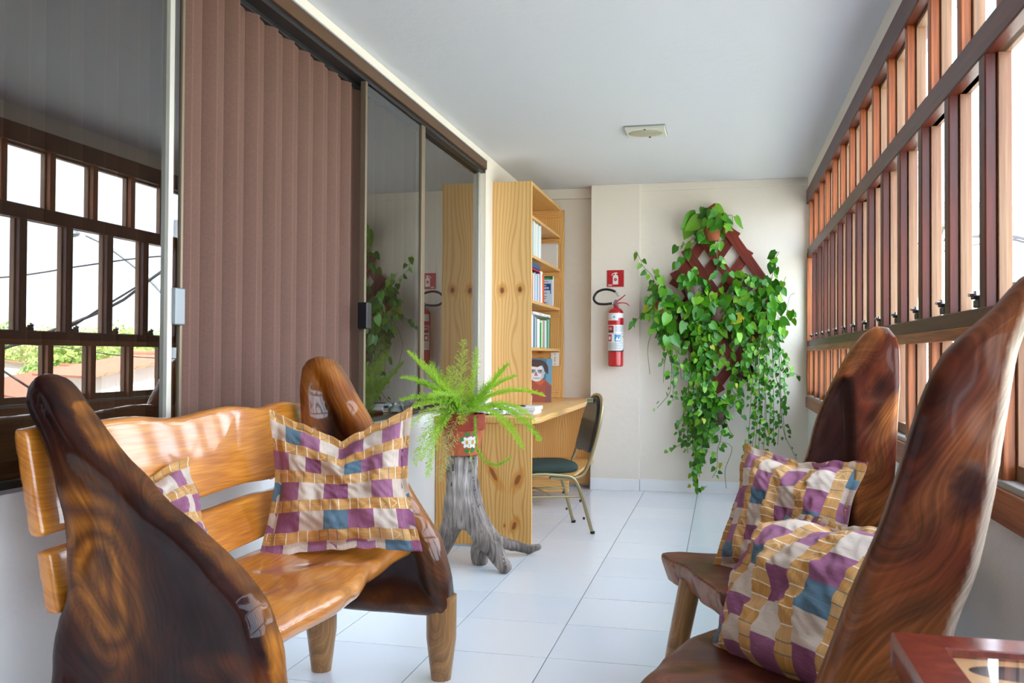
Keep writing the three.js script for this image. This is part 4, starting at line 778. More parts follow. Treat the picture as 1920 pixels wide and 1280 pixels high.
// ------------------------------------------------------------------ framed side table at the lower right
{
  const t = thing('side_table', 'side table with red-brown mitred frame and glass over dark oval prints', 'table', [0.47, 0, 1.28]);
  const x0 = 0.262, x1 = 0.68, z0 = 1.0, z1 = 1.545, y = 0.725, fw = 0.062;
  const redTex = dataTex(256, 256, (u, v) => { const q = clamp(0.5 + 0.35 * n2(u * 7, v * 14) + 0.2 * n2(u * 30, v * 50)); return lerp3([150, 62, 38], [96, 30, 18], q); }, { sx: 2.5, sy: 2.5 });
  const rm = new THREE.MeshPhysicalMaterial({ map: redTex, roughness: 0.3, clearcoat: 0.7, clearcoatRoughness: 0.15 });
  const mitre = (pts) => { const s = new THREE.Shape(pts.map(([a, b]) => new THREE.Vector2(a, b))), g = new THREE.ExtrudeGeometry(s, { depth: 0.05, bevelEnabled: true, bevelSize: 0.002, bevelThickness: 0.002, bevelSegments: 1 }); g.rotateX(-Math.PI / 2); g.translate(0, y - 0.05, 0); g.computeVertexNormals(); return metricUV(toCreasedNormals(g, 0.5)); };
  const e = 0.0015;
  part(t, 'frame_rail', mitre([[x0, z1], [x1, z1], [x1 - fw, z1 - fw], [x0 + fw, z1 - fw]]), rm); part(t, 'frame_rail', mitre([[x0, z0], [x0 + fw, z0 + fw], [x1 - fw, z0 + fw], [x1, z0]]), rm);
  part(t, 'frame_rail', mitre([[x0, z0 + e], [x0, z1 - e], [x0 + fw, z1 - fw - e], [x0 + fw, z0 + fw + e]]), rm); part(t, 'frame_rail', mitre([[x1, z0 + e], [x1 - fw, z0 + fw + e], [x1 - fw, z1 - fw - e], [x1, z1 - e]]), rm);
  const pr = canvasTex(512, 512, (c, w, h) => {
    c.fillStyle = '#d9a874'; c.fillRect(0, 0, w, h); for (let i = 0; i < 120; i++) { c.strokeStyle = `rgba(150,95,50,${0.08 + rnd() * 0.1})`; c.beginPath(); const Y = rnd() * h; c.moveTo(0, Y); c.bezierCurveTo(150, Y + rr(-10, 10), 300, Y + rr(-20, 20), w, Y + rr(-10, 10)); c.stroke(); }
    c.fillStyle = '#15141c'; for (let r = 0; r < 4; r++) for (let k = 0; k < 2; k++) { c.beginPath(); c.ellipse(170 + k * 290 + (r % 2) * 40, 75 + r * 118, 135, 42, 0.06, 0, 7); c.fill(); }
  });
  part(t, 'inset_panel', (() => { const g = box(x0 + fw, x1 - fw, y - 0.03, y - 0.012, z0 + fw, z1 - fw, 0); const p = g.attributes.position, uv = g.attributes.uv; for (let i = 0; i < p.count; i++) uv.setXY(i, (p.getX(i) - x0 - fw) / (x1 - x0 - 2 * fw), (-p.getZ(i) - z0 - fw) / (z1 - z0 - 2 * fw)); return g; })(), new THREE.MeshPhysicalMaterial({ map: pr, roughness: 0.4 }));
  part(t, 'glass_top', (() => { const g = new THREE.PlaneGeometry(x1 - x0 - 2 * fw, z1 - z0 - 2 * fw); g.rotateX(-Math.PI / 2); g.translate((x0 + x1) / 2, y - 0.004, -(z0 + z1) / 2); return g; })(), new THREE.MeshPhysicalMaterial({ color: C('#ffffff'), roughness: 0, transmission: 1, thickness: 0, ior: 1.6 }));
  for (const [x, z] of [[x0 + 0.035, z0 + 0.035], [x1 - 0.035, z0 + 0.035], [x0 + 0.035, z1 - 0.035], [x1 - 0.035, z1 - 0.035]]) part(t, 'leg', box(x - 0.022, x + 0.022, 0, y - 0.052, z - 0.022, z + 0.022, 0.004), rm);
}

// ------------------------------------------------------------------ dead tree trunk used as a plant stand
{
  const t = thing('tree_stump', 'weathered grey tree stump with spreading roots carrying the fern pot', 'stump', [-1.4, 0, 4.95]);
  const caps = [
    [[-1.435, 0.605, 4.96], [-1.432, 0.30, 4.96], 0.084, 0.092, 0.05], [[-1.42, 0.34, 4.95], [-1.27, 0.165, 4.86], 0.075, 0.06, 0.07], [[-1.27, 0.165, 4.86], [-1.135, 0.03, 4.755], 0.058, 0.036, 0.04],
    [[-1.40, 0.28, 4.93], [-1.335, 0.12, 4.92], 0.06, 0.052, 0.07], [[-1.335, 0.12, 4.92], [-1.318, 0.025, 4.915], 0.05, 0.042, 0.03],
    [[-1.46, 0.28, 4.98], [-1.55, 0.11, 5.04], 0.065, 0.05, 0.07], [[-1.55, 0.11, 5.04], [-1.575, 0.03, 5.07], 0.045, 0.034, 0.03],
    [[-1.42, 0.3, 5.0], [-1.28, 0.09, 5.12], 0.06, 0.035, 0.05], [[-1.28, 0.09, 5.12], [-1.10, 0.035, 5.22], 0.032, 0.022, 0.04], [[-1.10, 0.035, 5.22], [-1.045, 0.045, 5.24], 0.021, 0.014, 0.02],
    [[-1.25, 0.15, 4.84], [-1.205, 0.115, 4.80], 0.04, 0.03, 0.04], [[-1.45, 0.22, 4.9], [-1.44, 0.15, 4.86], 0.05, 0.045, 0.05]];
  const F = (x, y, z) => {
    let d = 1; for (const [a, b, ra, rb, k] of caps) d = smin(d, capsule([x, y, z], a, b, ra, rb), k);
    const ang = Math.atan2(z - 4.96, x + 1.43), up = sst(0.1, 0.6, y);
    d += 0.010 * Math.abs(n2(Math.cos(ang) * 2.6 + y * 0.7, Math.sin(ang) * 2.6)) - 0.004 + 0.004 * n3(x * 18, y * 7, z * 18) + 0.003 * n3(x * 45, y * 12, z * 45);
    d += 0.02 * sst(0.03, 0.0, Math.abs(n2(Math.cos(ang) * 1.7 + 4, Math.sin(ang) * 1.7 + y * 0.25))) * up;
    d = Math.max(d, y - 0.603 + 0.004 * n2(x * 30, z * 30), -y + 0.002);
    return smax(d, -(Math.hypot((x + 1.43) / 0.085, (y - 0.13) / 0.07, (z - 4.87) / 0.11) - 1) * 0.07, 0.03) * 0.75;
  };
  const tex = dataTex(512, 1024, (u, v) => { const x = u * 0.5, y = v, q = x + 0.02 * n2(x * 6, y * 3), g = 0.72 + 0.13 * n2(q * 26, y * 2.2) + 0.12 * n2(q * 140, y * 8) - 0.3 * Math.pow(clamp(1 - Math.abs(n2(q * 18, y * 1.6)) * 7), 2) + 0.1 * n2(x * 8, y * 8); return [g * 222 + 14, g * 212 + 12, g * 206 + 10]; }, { sx: 2, sy: 1 });
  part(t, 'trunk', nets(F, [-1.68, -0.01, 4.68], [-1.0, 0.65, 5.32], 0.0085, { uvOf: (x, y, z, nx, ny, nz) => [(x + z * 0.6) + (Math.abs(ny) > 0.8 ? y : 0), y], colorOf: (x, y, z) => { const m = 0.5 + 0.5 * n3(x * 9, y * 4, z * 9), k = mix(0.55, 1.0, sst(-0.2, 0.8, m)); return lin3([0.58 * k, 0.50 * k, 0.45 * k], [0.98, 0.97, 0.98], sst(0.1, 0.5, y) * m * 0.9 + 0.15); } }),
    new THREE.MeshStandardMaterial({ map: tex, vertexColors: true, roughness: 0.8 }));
}
// ------------------------------------------------------------------ asparagus fern in a painted pot
{
  const X = -1.43, Z = 4.95, Y = 0.604;
  const t = thing('potted_fern', 'feathery green asparagus fern in a terracotta pot painted with white flowers', 'plant', [X, Y, Z]);
  const potTex = dataTex(256, 256, (u, v) => { const q = 0.5 + 0.3 * n2(u * 8, v * 8) + 0.2 * n2(u * 40, v * 40); return lerp3([206, 108, 66], [172, 80, 50], q); });
  const pm = new THREE.MeshStandardMaterial({ map: potTex, roughness: 0.7 }), rimM = new THREE.MeshStandardMaterial({ map: potTex, color: C('#d8a8a4'), roughness: 0.7 });
  part(t, 'pot', lathe([[0, 0], [0.092, 0], [0.096, 0.006], [0.114, 0.145], [0.108, 0.145], [0.09, 0.02], [0, 0.02]], 40).translate(X, Y, -Z), pm);
  part(t, 'pot_rim', lathe([[0.112, 0.140], [0.122, 0.142], [0.125, 0.15], [0.128, 0.225], [0.124, 0.232], [0.117, 0.23], [0.114, 0.145]], 40).translate(X, Y, -Z), rimM, 'thicker dusty-pink rim');
  part(t, 'soil', lathe([[0, 0.222], [0.05, 0.224], [0.1, 0.214], [0.115, 0.205]], 24).translate(X, Y, -Z), matOf('#2c211a', 1));
  // flowers painted in thick paint on the pot's front, laid on the cone
  const onPot = (a, y, lift) => { const r = 0.096 + (0.114 - 0.096) * (y / 0.145) + lift; return new THREE.Vector3(X + Math.sin(a) * r, Y + y, -Z + Math.cos(a) * r); };
  const blob = (a0, y0, ra, ry, rot, lift) => { const pos = [], idx = [], n = 18; const c = onPot(a0, y0, lift + 0.0008); pos.push(c.x, c.y, c.z); for (let i = 0; i < n; i++) { const q = i / n * 6.283, u = Math.cos(q) * ra, v = Math.sin(q) * ry, p = onPot(a0 + (u * Math.cos(rot) - v * Math.sin(rot)) / 0.105, y0 + u * Math.sin(rot) + v * Math.cos(rot), lift); pos.push(p.x, p.y, p.z); } for (let i = 0; i < n; i++) idx.push(0, 1 + i, 1 + (i + 1) % n); const g = new THREE.BufferGeometry(); g.setAttribute('position', new THREE.Float32BufferAttribute(pos, 3)); g.setIndex(idx); g.computeVertexNormals(); g.setAttribute('uv', new THREE.Float32BufferAttribute(new Float32Array(pos.length / 3 * 2), 2)); return g; };
  const wht = matOf('#f2efec', 0.5), yel = matOf('#e6a64a', 0.5), grn = matOf('#1d8a3c', 0.5);
  for (const [a, y, s] of [[0.50, 0.077, 1], [0.82, 0.078, 1.1]]) { for (let k = 0; k < 6; k++) { const q = k / 6 * 6.283; part(t, 'painted_petal', blob(a + Math.cos(q) * 0.015 * s / 0.105, y + Math.sin(q) * 0.02 * s, 0.014 * s, 0.009 * s, q, 0.0012), wht); } part(t, 'painted_flower_centre', blob(a, y, 0.008 * s, 0.012 * s, 0, 0.0028), yel); }
  for (const [a, y, r] of [[0.26, 0.093, 0.5], [0.52, 0.122, 0.1], [0.52, 0.03, -0.3], [0.88, 0.032, 0.6], [0.92, 0.124, 0]]) part(t, 'painted_leaf', blob(a, y, 0.015, 0.01, r, 0.0008), grn);
  const fm = [['#bce038', 0.8], ['#a8d42c', 0.8], ['#c4dc58', 0.8], ['#d2c880', 0.85]].map(([c, r]) => new THREE.MeshPhysicalMaterial({ color: C(c), roughness: 1, side: THREE.DoubleSide, transmission: 0.45, thickness: 0 }));
  function frond(tip, arch, width, dens, mat, bend = 0, start = 0.02) {
    const a = V(X + rr(-0.06, 0.06), Y + 0.21, Z + rr(-0.06, 0.06)), b = V(...tip), mid = a.clone().lerp(b, 0.48); mid.y += arch; mid.x += bend;
    const c = new THREE.QuadraticBezierCurve3(a, mid, b), len = c.getLength(), n = Math.floor(len / 0.0036);
    const pos = [], nor = [], uv = [], vx = new THREE.Vector3(), e1 = new THREE.Vector3(), e2 = new THREE.Vector3();
    const tri = (p, q, r, N) => { for (const w of [p, q, r]) { pos.push(w.x, w.y, w.z); nor.push(N.x, N.y, N.z); uv.push(0, 0); } };
    for (let i = 0; i < n; i++) {
      const t = i / n; if (t < 0.1 + start) continue;
      const p = c.getPointAt(t), T = c.getTangentAt(t);
      e1.crossVectors(T, new THREE.Vector3(rr(-0.2, 0.2), 1, rr(-0.2, 0.2))).normalize(); e2.crossVectors(e1, T).normalize();
      const env = 1.75 * width * Math.pow(Math.sin(Math.PI * Math.min(1, 0.12 + t * 0.62)), 0.8) * Math.pow(1 - t, 0.42) + 0.004;
      for (let s = 0; s < 2; s++) {
        if (rnd() > dens) continue;
        const ang = (s ? 1 : -1) * rr(0.6, 1.5) + rr(-0.5, 0.5), L = env * rr(0.55, 1.1);
        const d = e1.clone().multiplyScalar(Math.sin(ang)).addScaledVector(e2, Math.cos(ang) * 0.55).addScaledVector(T, 0.75).normalize();
        const side = vx.crossVectors(d, T).normalize().clone();
        const m = Math.max(3, Math.floor(L / 0.0046));
        for (let k = 1; k <= m; k++) {
          const o = p.clone().addScaledVector(d, L * k / m), q = rnd() * 6.283;
          const nd = d.clone().multiplyScalar(0.8).addScaledVector(side, Math.cos(q)).addScaledVector(T, Math.sin(q) * 0.6).normalize(), nl = rr(0.007, 0.013), w = e1.clone().cross(nd).normalize().multiplyScalar(0.0018);
          const N = nd.clone().cross(w).normalize().add(new THREE.Vector3(0, 0.8, 0.3)).normalize(), tipP = o.clone().addScaledVector(nd, nl);
          tri(o.clone().add(w), o.clone().sub(w), tipP, N);
        }
      }
    }
    const g = new THREE.BufferGeometry(); g.setAttribute('position', new THREE.Float32BufferAttribute(pos, 3)); g.setAttribute('uv', new THREE.Float32BufferAttribute(uv, 2)); g.computeVertexNormals();
    const stem = new THREE.TubeGeometry(c, 16, 0.0013, 5); 
    part(t, 'frond', merge([g, stem]), mat);
  }
  const near = (x, y, z) => { const k = z / 4.95; return [x * k, 1.16 + (y - 1.16) * k, z]; };
  frond(near(-1.76, 1.18, 4.72), 0.02, 0.055, 0.98, fm[0]); frond(near(-1.80, 1.03, 4.66), 0.10, 0.045, 0.95, fm[1]);
  frond(near(-1.425, 1.25, 4.9), 0.0, 0.045, 0.6, fm[2], -0.06); frond(near(-1.353, 1.21, 5.0), -0.02, 0.034, 0.98, fm[0], 0.03);
  frond(near(-1.165, 1.115, 4.9), 0.02, 0.05, 0.98, fm[1]); frond(near(-1.12, 1.05, 5.1), 0.06, 0.045, 0.9, fm[1]); frond(near(-0.965, 0.94, 4.85), 0.15, 0.042, 0.9, fm[0]);
  frond(near(-0.985, 0.69, 4.78), 0.22, 0.042, 0.95, fm[1]); frond(near(-1.085, 0.645, 4.72), 0.22, 0.042, 0.98, fm[0]); frond(near(-1.02, 0.80, 4.9), 0.16, 0.04, 0.85, fm[2]);
  frond(near(-1.80, 0.68, 4.5), 0.20, 0.03, 0.55, fm[2]); frond(near(-1.71, 0.53, 4.6), 0.26, 0.04, 0.7, fm[0]); frond(near(-1.635, 0.47, 4.68), 0.30, 0.036, 0.8, fm[0]); frond(near(-1.67, 0.56, 4.6), 0.24, 0.035, 0.7, fm[0]);
  frond(near(-1.56, 0.45, 4.78), 0.24, 0.045, 0.5, fm[3]); frond(near(-1.53, 0.50, 4.76), 0.22, 0.036, 0.45, fm[3]); frond(near(-1.53, 0.65, 4.76), 0.18, 0.036, 0.5, fm[3]);
  frond(near(-1.72, 0.86, 4.62), 0.10, 0.055, 0.98, fm[0]); frond(near(-1.80, 0.90, 4.58), 0.10, 0.05, 0.85, fm[1]); frond(near(-1.62, 0.92, 4.6), 0.12, 0.055, 0.98, fm[0]);
  frond(near(-1.44, 0.775, 4.76), 0.12, 0.034, 0.95, fm[0]); frond(near(-1.37, 0.53, 4.86), 0.2, 0.03, 0.35, fm[2]); frond(near(-1.57, 0.72, 4.75), 0.14, 0.042, 0.9, fm[1]);
  frond(near(-1.62, 1.12, 5.05), 0.03, 0.045, 0.8, fm[1]); frond(near(-1.50, 1.10, 4.82), 0.02, 0.05, 0.9, fm[2]); frond(near(-1.28, 1.0, 4.8), 0.05, 0.05, 0.9, fm[1]); frond(near(-1.44, 1.0, 4.78), 0.03, 0.045, 0.9, fm[0]); frond(near(-1.70, 1.0, 4.8), 0.08, 0.05, 0.9, fm[0]);
  // the hooked frond on the right of the pot
  const hook = [[-1.33, 0.83, 4.85], [-1.315, 0.75, 4.8], [-1.305, 0.65, 4.8], [-1.26, 0.585, 4.8], [-1.19, 0.565, 4.8], [-1.12, 0.61, 4.8]];
  for (let i = 0; i < 5; i++) { const p = hook[i], q = hook[i + 1]; const sv = V; const a = sv(...p), b = sv(...q); const d = b.clone().sub(a), n = 30, pos = [], nor = [], uv = []; for (let k = 0; k < n * 9; k++) { const o = a.clone().addScaledVector(d, rnd()), dir = new THREE.Vector3(rr(-1, 1), rr(-1, 1), rr(-1, 1)).normalize().addScaledVector(d.clone().normalize(), 0.6).normalize(), L = rr(0.008, 0.022), w = new THREE.Vector3(rr(-1, 1), rr(-1, 1), rr(-1, 1)).cross(dir).normalize().multiplyScalar(0.0014); for (const v of [o.clone().add(w), o.clone().sub(w), o.clone().addScaledVector(dir, L)]) { pos.push(v.x, v.y, v.z); nor.push(0, 0.8, 0.6); uv.push(0, 0); } } const g = new THREE.BufferGeometry(); g.setAttribute('position', new THREE.Float32BufferAttribute(pos, 3)); g.setAttribute('uv', new THREE.Float32BufferAttribute(uv, 2)); g.computeVertexNormals(); part(t, 'frond', merge([g, tube([p, [(p[0] + q[0]) / 2, (p[1] + q[1]) / 2, p[2]], q], 0.0014, 6, 5)]), fm[1]); }
}

// ------------------------------------------------------------------ trellis and hanging pothos on the back wall
{
  const t = thing('trellis', 'reddish brown diamond lattice of crossed wooden slats fixed to the back wall behind the pothos', 'trellis', [-0.03, 0.8, 7.94]);
  const bar = (x0, y0, x1, y1, z) => { const L = Math.hypot(x1 - x0, y1 - y0), g = box(-L / 2, L / 2, -0.042, 0.042, z - 0.008, z + 0.008, 0.003); g.rotateZ(Math.atan2(y1 - y0, x1 - x0)); g.translate((x0 + x1) / 2, (y0 + y1) / 2, 0); part(t, 'slat', g, mahoDarkRed); };
  const mahoDarkRed = new THREE.MeshStandardMaterial({ map: mahoTex, color: C('#c4786a'), roughness: 0.5 });
  // slats falling to the right (front layer) and to the left (rear layer)
  const P = (u, v) => [(u - 1345) * 0.00447 - 0.047, 1.16 + (676 - v) * 0.00447];
  for (const [a, b, c, d] of [[1332, 388, 1448, 560], [1306, 432, 1436, 628], [1285, 470, 1412, 660], [1264, 512, 1372, 676], [1262, 600, 1352, 742]]) bar(...P(a, b), ...P(c, d), 7.915);
  for (const [a, b, c, d] of [[1380, 436, 1262, 610], [1404, 474, 1290, 640], [1440, 530, 1310, 720], [1446, 590, 1345, 728], [1356, 400, 1262, 540]]) bar(...P(a, b), ...P(c, d), 7.935);
}
const leafMats = ['#428c08', '#327a08', '#589e10', '#266608', '#72ae18', '#3c8608', '#a8ac1c'].map((c, i) => new THREE.MeshPhysicalMaterial({ color: C(c), roughness: 0.42, side: THREE.DoubleSide, clearcoat: 0.1, clearcoatRoughness: 0.25 }));
const leafGeos = [0, 1, 2].map((k) => {                        // heart-shaped leaf, tip along -y, unit length, folded on its midrib
  const n = 6, pos = [], idx = [], uv = [];
  for (let i = 0; i <= n; i++) {
    const s = i / n, y = -s, w = (0.40 + 0.03 * k) * Math.pow(Math.sin(Math.PI * Math.pow(s * 0.94 + 0.06, 0.62)), 0.85) * (1 - 0.15 * s), z = -0.12 * Math.sin(s * 2.6) * (1 + 0.4 * k) - 0.22 * s * s;
    const back = i === 0 ? 0.1 : 0.04 * (1 - s);
    for (const q of [-1, -0.5, 0, 0.5, 1]) { pos.push(q * w, y + back * q * q, z + 0.16 * Math.abs(q) * w * 1.6 - 0.06 * q * q * (k === 1 ? 1 : 0)); uv.push(q, s); }
  }
  for (let i = 0; i < n; i++) for (let j = 0; j < 4; j++) { const a = i * 5 + j, b = a + 5; idx.push(a, b, a + 1, a + 1, b, b + 1); }
  const g = new THREE.BufferGeometry(); g.setAttribute('position', new THREE.Float32BufferAttribute(pos, 3)); g.setAttribute('uv', new THREE.Float32BufferAttribute(uv, 2)); g.setIndex(idx); g.computeVertexNormals(); return g;
});
const vineMat = matOf('#5c7a2a', 0.7), rootMat = matOf('#6b5638', 0.8);
function pothos(label, pot, vines, potCol, shape) {
  const [px, py, pz] = pot, t = thing('potted_pothos', label, 'plant', [px, py, pz], 'hanging pothos plants on the wall trellis');
  const pm = new THREE.MeshStandardMaterial({ map: carveTex, color: C(potCol), roughness: 0.8 });
  const prof = shape === 'cone' ? [[0, -0.13], [0.05, -0.13], [0.078, 0.0], [0.084, 0.0], [0.084, 0.025], [0.074, 0.025], [0.05, -0.11], [0, -0.11]] : [[0, -0.1], [0.04, -0.095], [0.07, -0.05], [0.078, 0.0], [0.07, 0.035], [0.062, 0.035], [0.068, 0], [0.06, -0.05], [0, -0.085]];
  const pg = lathe(prof, 28); if (shape === 'tilted') { pg.rotateX(1.0); pg.rotateY(0.35); } part(t, 'pot', pg.translate(px, py, -pz), pm);
  const sg = lathe([[0, 0.012], [0.068, 0.0]], 20); if (shape === 'tilted') { sg.rotateX(1.0); sg.rotateY(0.35); } part(t, 'soil', sg.translate(px, py, -pz), matOf('#33261b', 1));
  const b = bases.get(t), stems = [];
  let made = 0;
  const spare = [];
  const leaf = (p, size, dir) => {
    const m = new THREE.Mesh(leafGeos[Math.floor(rnd() * 3)], leafMats[Math.floor(Math.pow(rnd(), 0.9) * (rnd() < 0.05 ? 7 : 6))]);
    m.position.copy(p); m.scale.setScalar(size * 1.24); m.rotation.order = 'YXZ';
    m.rotation.set(rr(-0.75, 0.15), rr(-0.9, 0.9), dir + rr(-0.5, 0.5)); m.name = 'leaf'; shade(m);
    if (made++ < 290) { m.position.sub(b); t.add(m); } else { m.updateMatrix(); spare.push(m); }
  };
  for (const [pts, size, gap, bare = 0] of vines) {
    const c = new THREE.CatmullRomCurve3(pts.map((q, i) => V(q[0], q[1], q[2] ?? 7.85)), false, 'centripetal'), L = c.getLength();
    stems.push(new THREE.TubeGeometry(c, Math.ceil(L / 0.05) + 4, 0.0022, 4));
    for (let s = gap * (0.4 + bare); s < L; s += gap * 0.82 * rr(0.7, 1.3)) {
      const u = s / L, p = c.getPointAt(u), T = c.getTangentAt(u), sd = rnd() < 0.5 ? -1 : 1, sz = size * rr(0.7, 1.2) * (1 - 0.35 * u);
      const q = p.clone().add(new THREE.Vector3(sd * rr(0.01, 0.03), rr(-0.01, 0.015), rr(0.0, 0.045)));
      if (size > 0.05) stems.push(new THREE.TubeGeometry(new THREE.LineCurve3(p, q), 1, 0.0014, 3));
      leaf(q, sz, sd * rr(0.15, 0.9));
    }
  }
  part(t, 'vine', merge(stems), vineMat);
  if (spare.length) { const g = merge(spare.map((m) => m.geometry.clone().applyMatrix4(m.matrix))); part(t, 'foliage', g, leafMats[1]).userData.kind = 'stuff'; }
}
{
  const W = (u, v, z = 7.85) => { const k = z / 7.93; return [((u - 1345) * 0.00447 - 0.047) * k, 1.16 + (676 - v) * 0.00447 * k, z]; };
  const vine = (pts, size, gap, bare) => [pts.map(([u, v, z]) => W(u, v, z ?? rr(7.76, 7.88))), size, gap, bare];
  const hang = (u0, v0, u1, v1, size, gap) => { const w = rr(-8, 8); return vine([[u0, v0], [mix(u0, u1, 0.35) + w, mix(v0, v1, 0.3)], [mix(u0, u1, 0.7) - w, mix(v0, v1, 0.65)], [u1, v1]], size, gap); };
  const clump = (u, v, n, ru, rv, size) => { const o = []; for (let i = 0; i < n; i++) { const a = rr(0, 6.28), k = Math.sqrt(rnd()); const U = u + Math.cos(a) * ru * k, Vv = v + Math.sin(a) * rv * k; o.push(vine([[u + rr(-6, 6), v - 6], [mix(u, U, 0.6), mix(v, Vv, 0.6) - 10, rr(7.7, 7.8)], [U, Vv, rr(7.64, 7.86)]], size, size * 0.62)); } return o; };
  pothos('topmost pothos in an orange terracotta pot at the trellis peak', W(1336, 425, 7.79), [
    ...clump(1336, 412, 9, 30, 26, 0.095), vine([[1325, 420], [1308, 405], [1303, 415], [1304, 440]], 0.15, 0.09), hang(1345, 435, 1345, 520, 0.075, 0.07), hang(1338, 445, 1352, 500, 0.07, 0.06), vine([[1330, 430], [1310, 440], [1285, 460], [1266, 466]], 0.095, 0.075), vine([[1326, 440], [1296, 462], [1278, 490], [1268, 502]], 0.085, 0.07), vine([[1352, 420], [1370, 405], [1374, 425]], 0.1, 0.08)], '#b8683a', 'cone');
  pothos('pothos in a grey-brown bowl at the upper left of the trellis', W(1303, 548, 7.79), [
    ...clump(1303, 545, 10, 42, 40, 0.08), ...clump(1300, 600, 10, 50, 50, 0.085), hang(1300, 560, 1285, 800, 0.06, 0.045), hang(1310, 560, 1318, 780, 0.062, 0.042), hang(1295, 565, 1290, 860, 0.055, 0.05), hang(1312, 570, 1332, 800, 0.06, 0.045), hang(1306, 560, 1304, 760, 0.065, 0.04)], '#8d7a72', 'bowl');
  pothos('pothos in a dark pot at the upper right of the trellis', W(1395, 535, 7.79), [
    ...clump(1395, 535, 11, 40, 38, 0.08), ...clump(1400, 590, 10, 44, 44, 0.085), hang(1390, 560, 1372, 700, 0.06, 0.045), hang(1400, 560, 1398, 720, 0.06, 0.045), hang(1405, 560, 1412, 690, 0.06, 0.045), hang(1388, 560, 1384, 740, 0.055, 0.045)], '#5a3c34', 'bowl');
  pothos('leftmost pothos with a stray shoot reaching towards the red sign', W(1242, 575, 7.79), [
    ...clump(1240, 575, 14, 38, 44, 0.088), ...clump(1250, 620, 8, 30, 40, 0.11), vine([[1236, 570], [1222, 520], [1204, 500], [1198, 485], [1190, 470]], 0.072, 0.065), vine([[1238, 570], [1235, 540], [1222, 505]], 0.085, 0.05), vine([[1235, 580], [1205, 595], [1190, 608], [1188, 620]], 0.06, 0.06), vine([[1240, 590], [1218, 640], [1214, 660], [1218, 710]], 0.0001, 9), hang(1250, 610, 1262, 760, 0.055, 0.055), hang(1258, 620, 1278, 720, 0.058, 0.045), vine([[1262, 640], [1258, 730], [1256, 745], [1232, 775]], 0.042, 0.07), hang(1246, 600, 1244, 690, 0.06, 0.06), vine([[1256, 640], [1246, 690], [1244, 726]], 0.0001, 9)], '#a85c38', 'cone');
  pothos('pothos with big glossy leaves in the middle of the trellis', W(1345, 590, 7.79), [
    ...clump(1345, 580, 12, 48, 46, 0.10), vine([[1345, 560], [1360, 575], [1372, 610]], 0.17, 0.085), vine([[1350, 555], [1378, 560], [1385, 590]], 0.15, 0.09), vine([[1340, 560], [1345, 600], [1352, 640]], 0.12, 0.07), hang(1335, 600, 1310, 860, 0.052, 0.042), hang(1330, 600, 1322, 880, 0.05, 0.045), hang(1340, 600, 1330, 840, 0.055, 0.042), hang(1350, 600, 1350, 700, 0.06, 0.045), hang(1342, 600, 1300, 790, 0.055, 0.045), hang(1330, 610, 1296, 830, 0.05, 0.05), hang(1322, 620, 1306, 840, 0.055, 0.045), hang(1335, 640, 1318, 860, 0.055, 0.045), hang(1316, 620, 1282, 760, 0.06, 0.045), hang(1326, 660, 1300, 870, 0.055, 0.05)], '#7a5c50', 'bowl');
  pothos('rightmost pothos with many long thin trailing stems near the windows', W(1438, 575, 7.79), [
    ...clump(1436, 570, 13, 36, 40, 0.085), ...clump(1445, 620, 9, 34, 40, 0.08), vine([[1440, 565], [1446, 520], [1452, 490], [1458, 478]], 0.088, 0.045), vine([[1445, 565], [1462, 545], [1470, 525]], 0.07, 0.05), vine([[1450, 570], [1475, 590], [1488, 605]], 0.08, 0.07), vine([[1448, 580], [1468, 600], [1478, 560], [1486, 556]], 0.0001, 9), vine([[1450, 620], [1470, 685], [1485, 705], [1498, 712]], 0.05, 0.05),
    ...[[1412, 1408, 860], [1418, 1398, 905], [1424, 1420, 870], [1430, 1415, 840], [1436, 1440, 835], [1440, 1426, 880], [1446, 1448, 830], [1452, 1455, 840], [1456, 1462, 800], [1428, 1432, 820], [1448, 1470, 830], [1434, 1412, 790], [1458, 1468, 770]].map(([a, b, v]) => hang(a, 600 + rr(-10, 20), b, v, 0.043, 0.055)), vine([[1455, 640], [1462, 780], [1468, 820], [1490, 866]], 0.03, 0.12)], '#98583c', 'cone');
  pothos('pothos in a tipped round brown pot showing its mouth, right of the trellis foot', W(1395, 702, 7.84), [hang(1385, 690, 1374, 770, 0.06, 0.05), hang(1400, 690, 1405, 740, 0.05, 0.06), vine([[1385, 695], [1372, 735], [1384, 755], [1390, 790]], 0.055, 0.05)], '#54382a', 'tilted');
  pothos('lowest pothos whose vines trail down to the floor', W(1346, 782, 7.8), [
    ...clump(1346, 770, 10, 46, 34, 0.06), ...clump(1310, 790, 9, 40, 44, 0.06), hang(1330, 790, 1300, 900, 0.055, 0.05), vine([[1322, 790], [1308, 850], [1300, 890], [1304, 925, 7.88], [1326, 922, 7.8]], 0.055, 0.045), vine([[1330, 790], [1316, 850], [1312, 905]], 0.06, 0.05), vine([[1352, 790], [1352, 830], [1346, 850], [1344, 890], [1336, 905]], 0.055, 0.055), vine([[1320, 780], [1285, 815], [1280, 840], [1255, 855]], 0.048, 0.05), vine([[1360, 790], [1368, 815], [1376, 825]], 0.06, 0.035), vine([[1355, 790], [1340, 830], [1372, 845], [1360, 890], [1362, 924]], 0.0001, 9), vine([[1300, 780], [1275, 800], [1274, 830]], 0.055, 0.05), hang(1312, 780, 1290, 850, 0.05, 0.05)], '#5d4a3e', 'bowl');
}

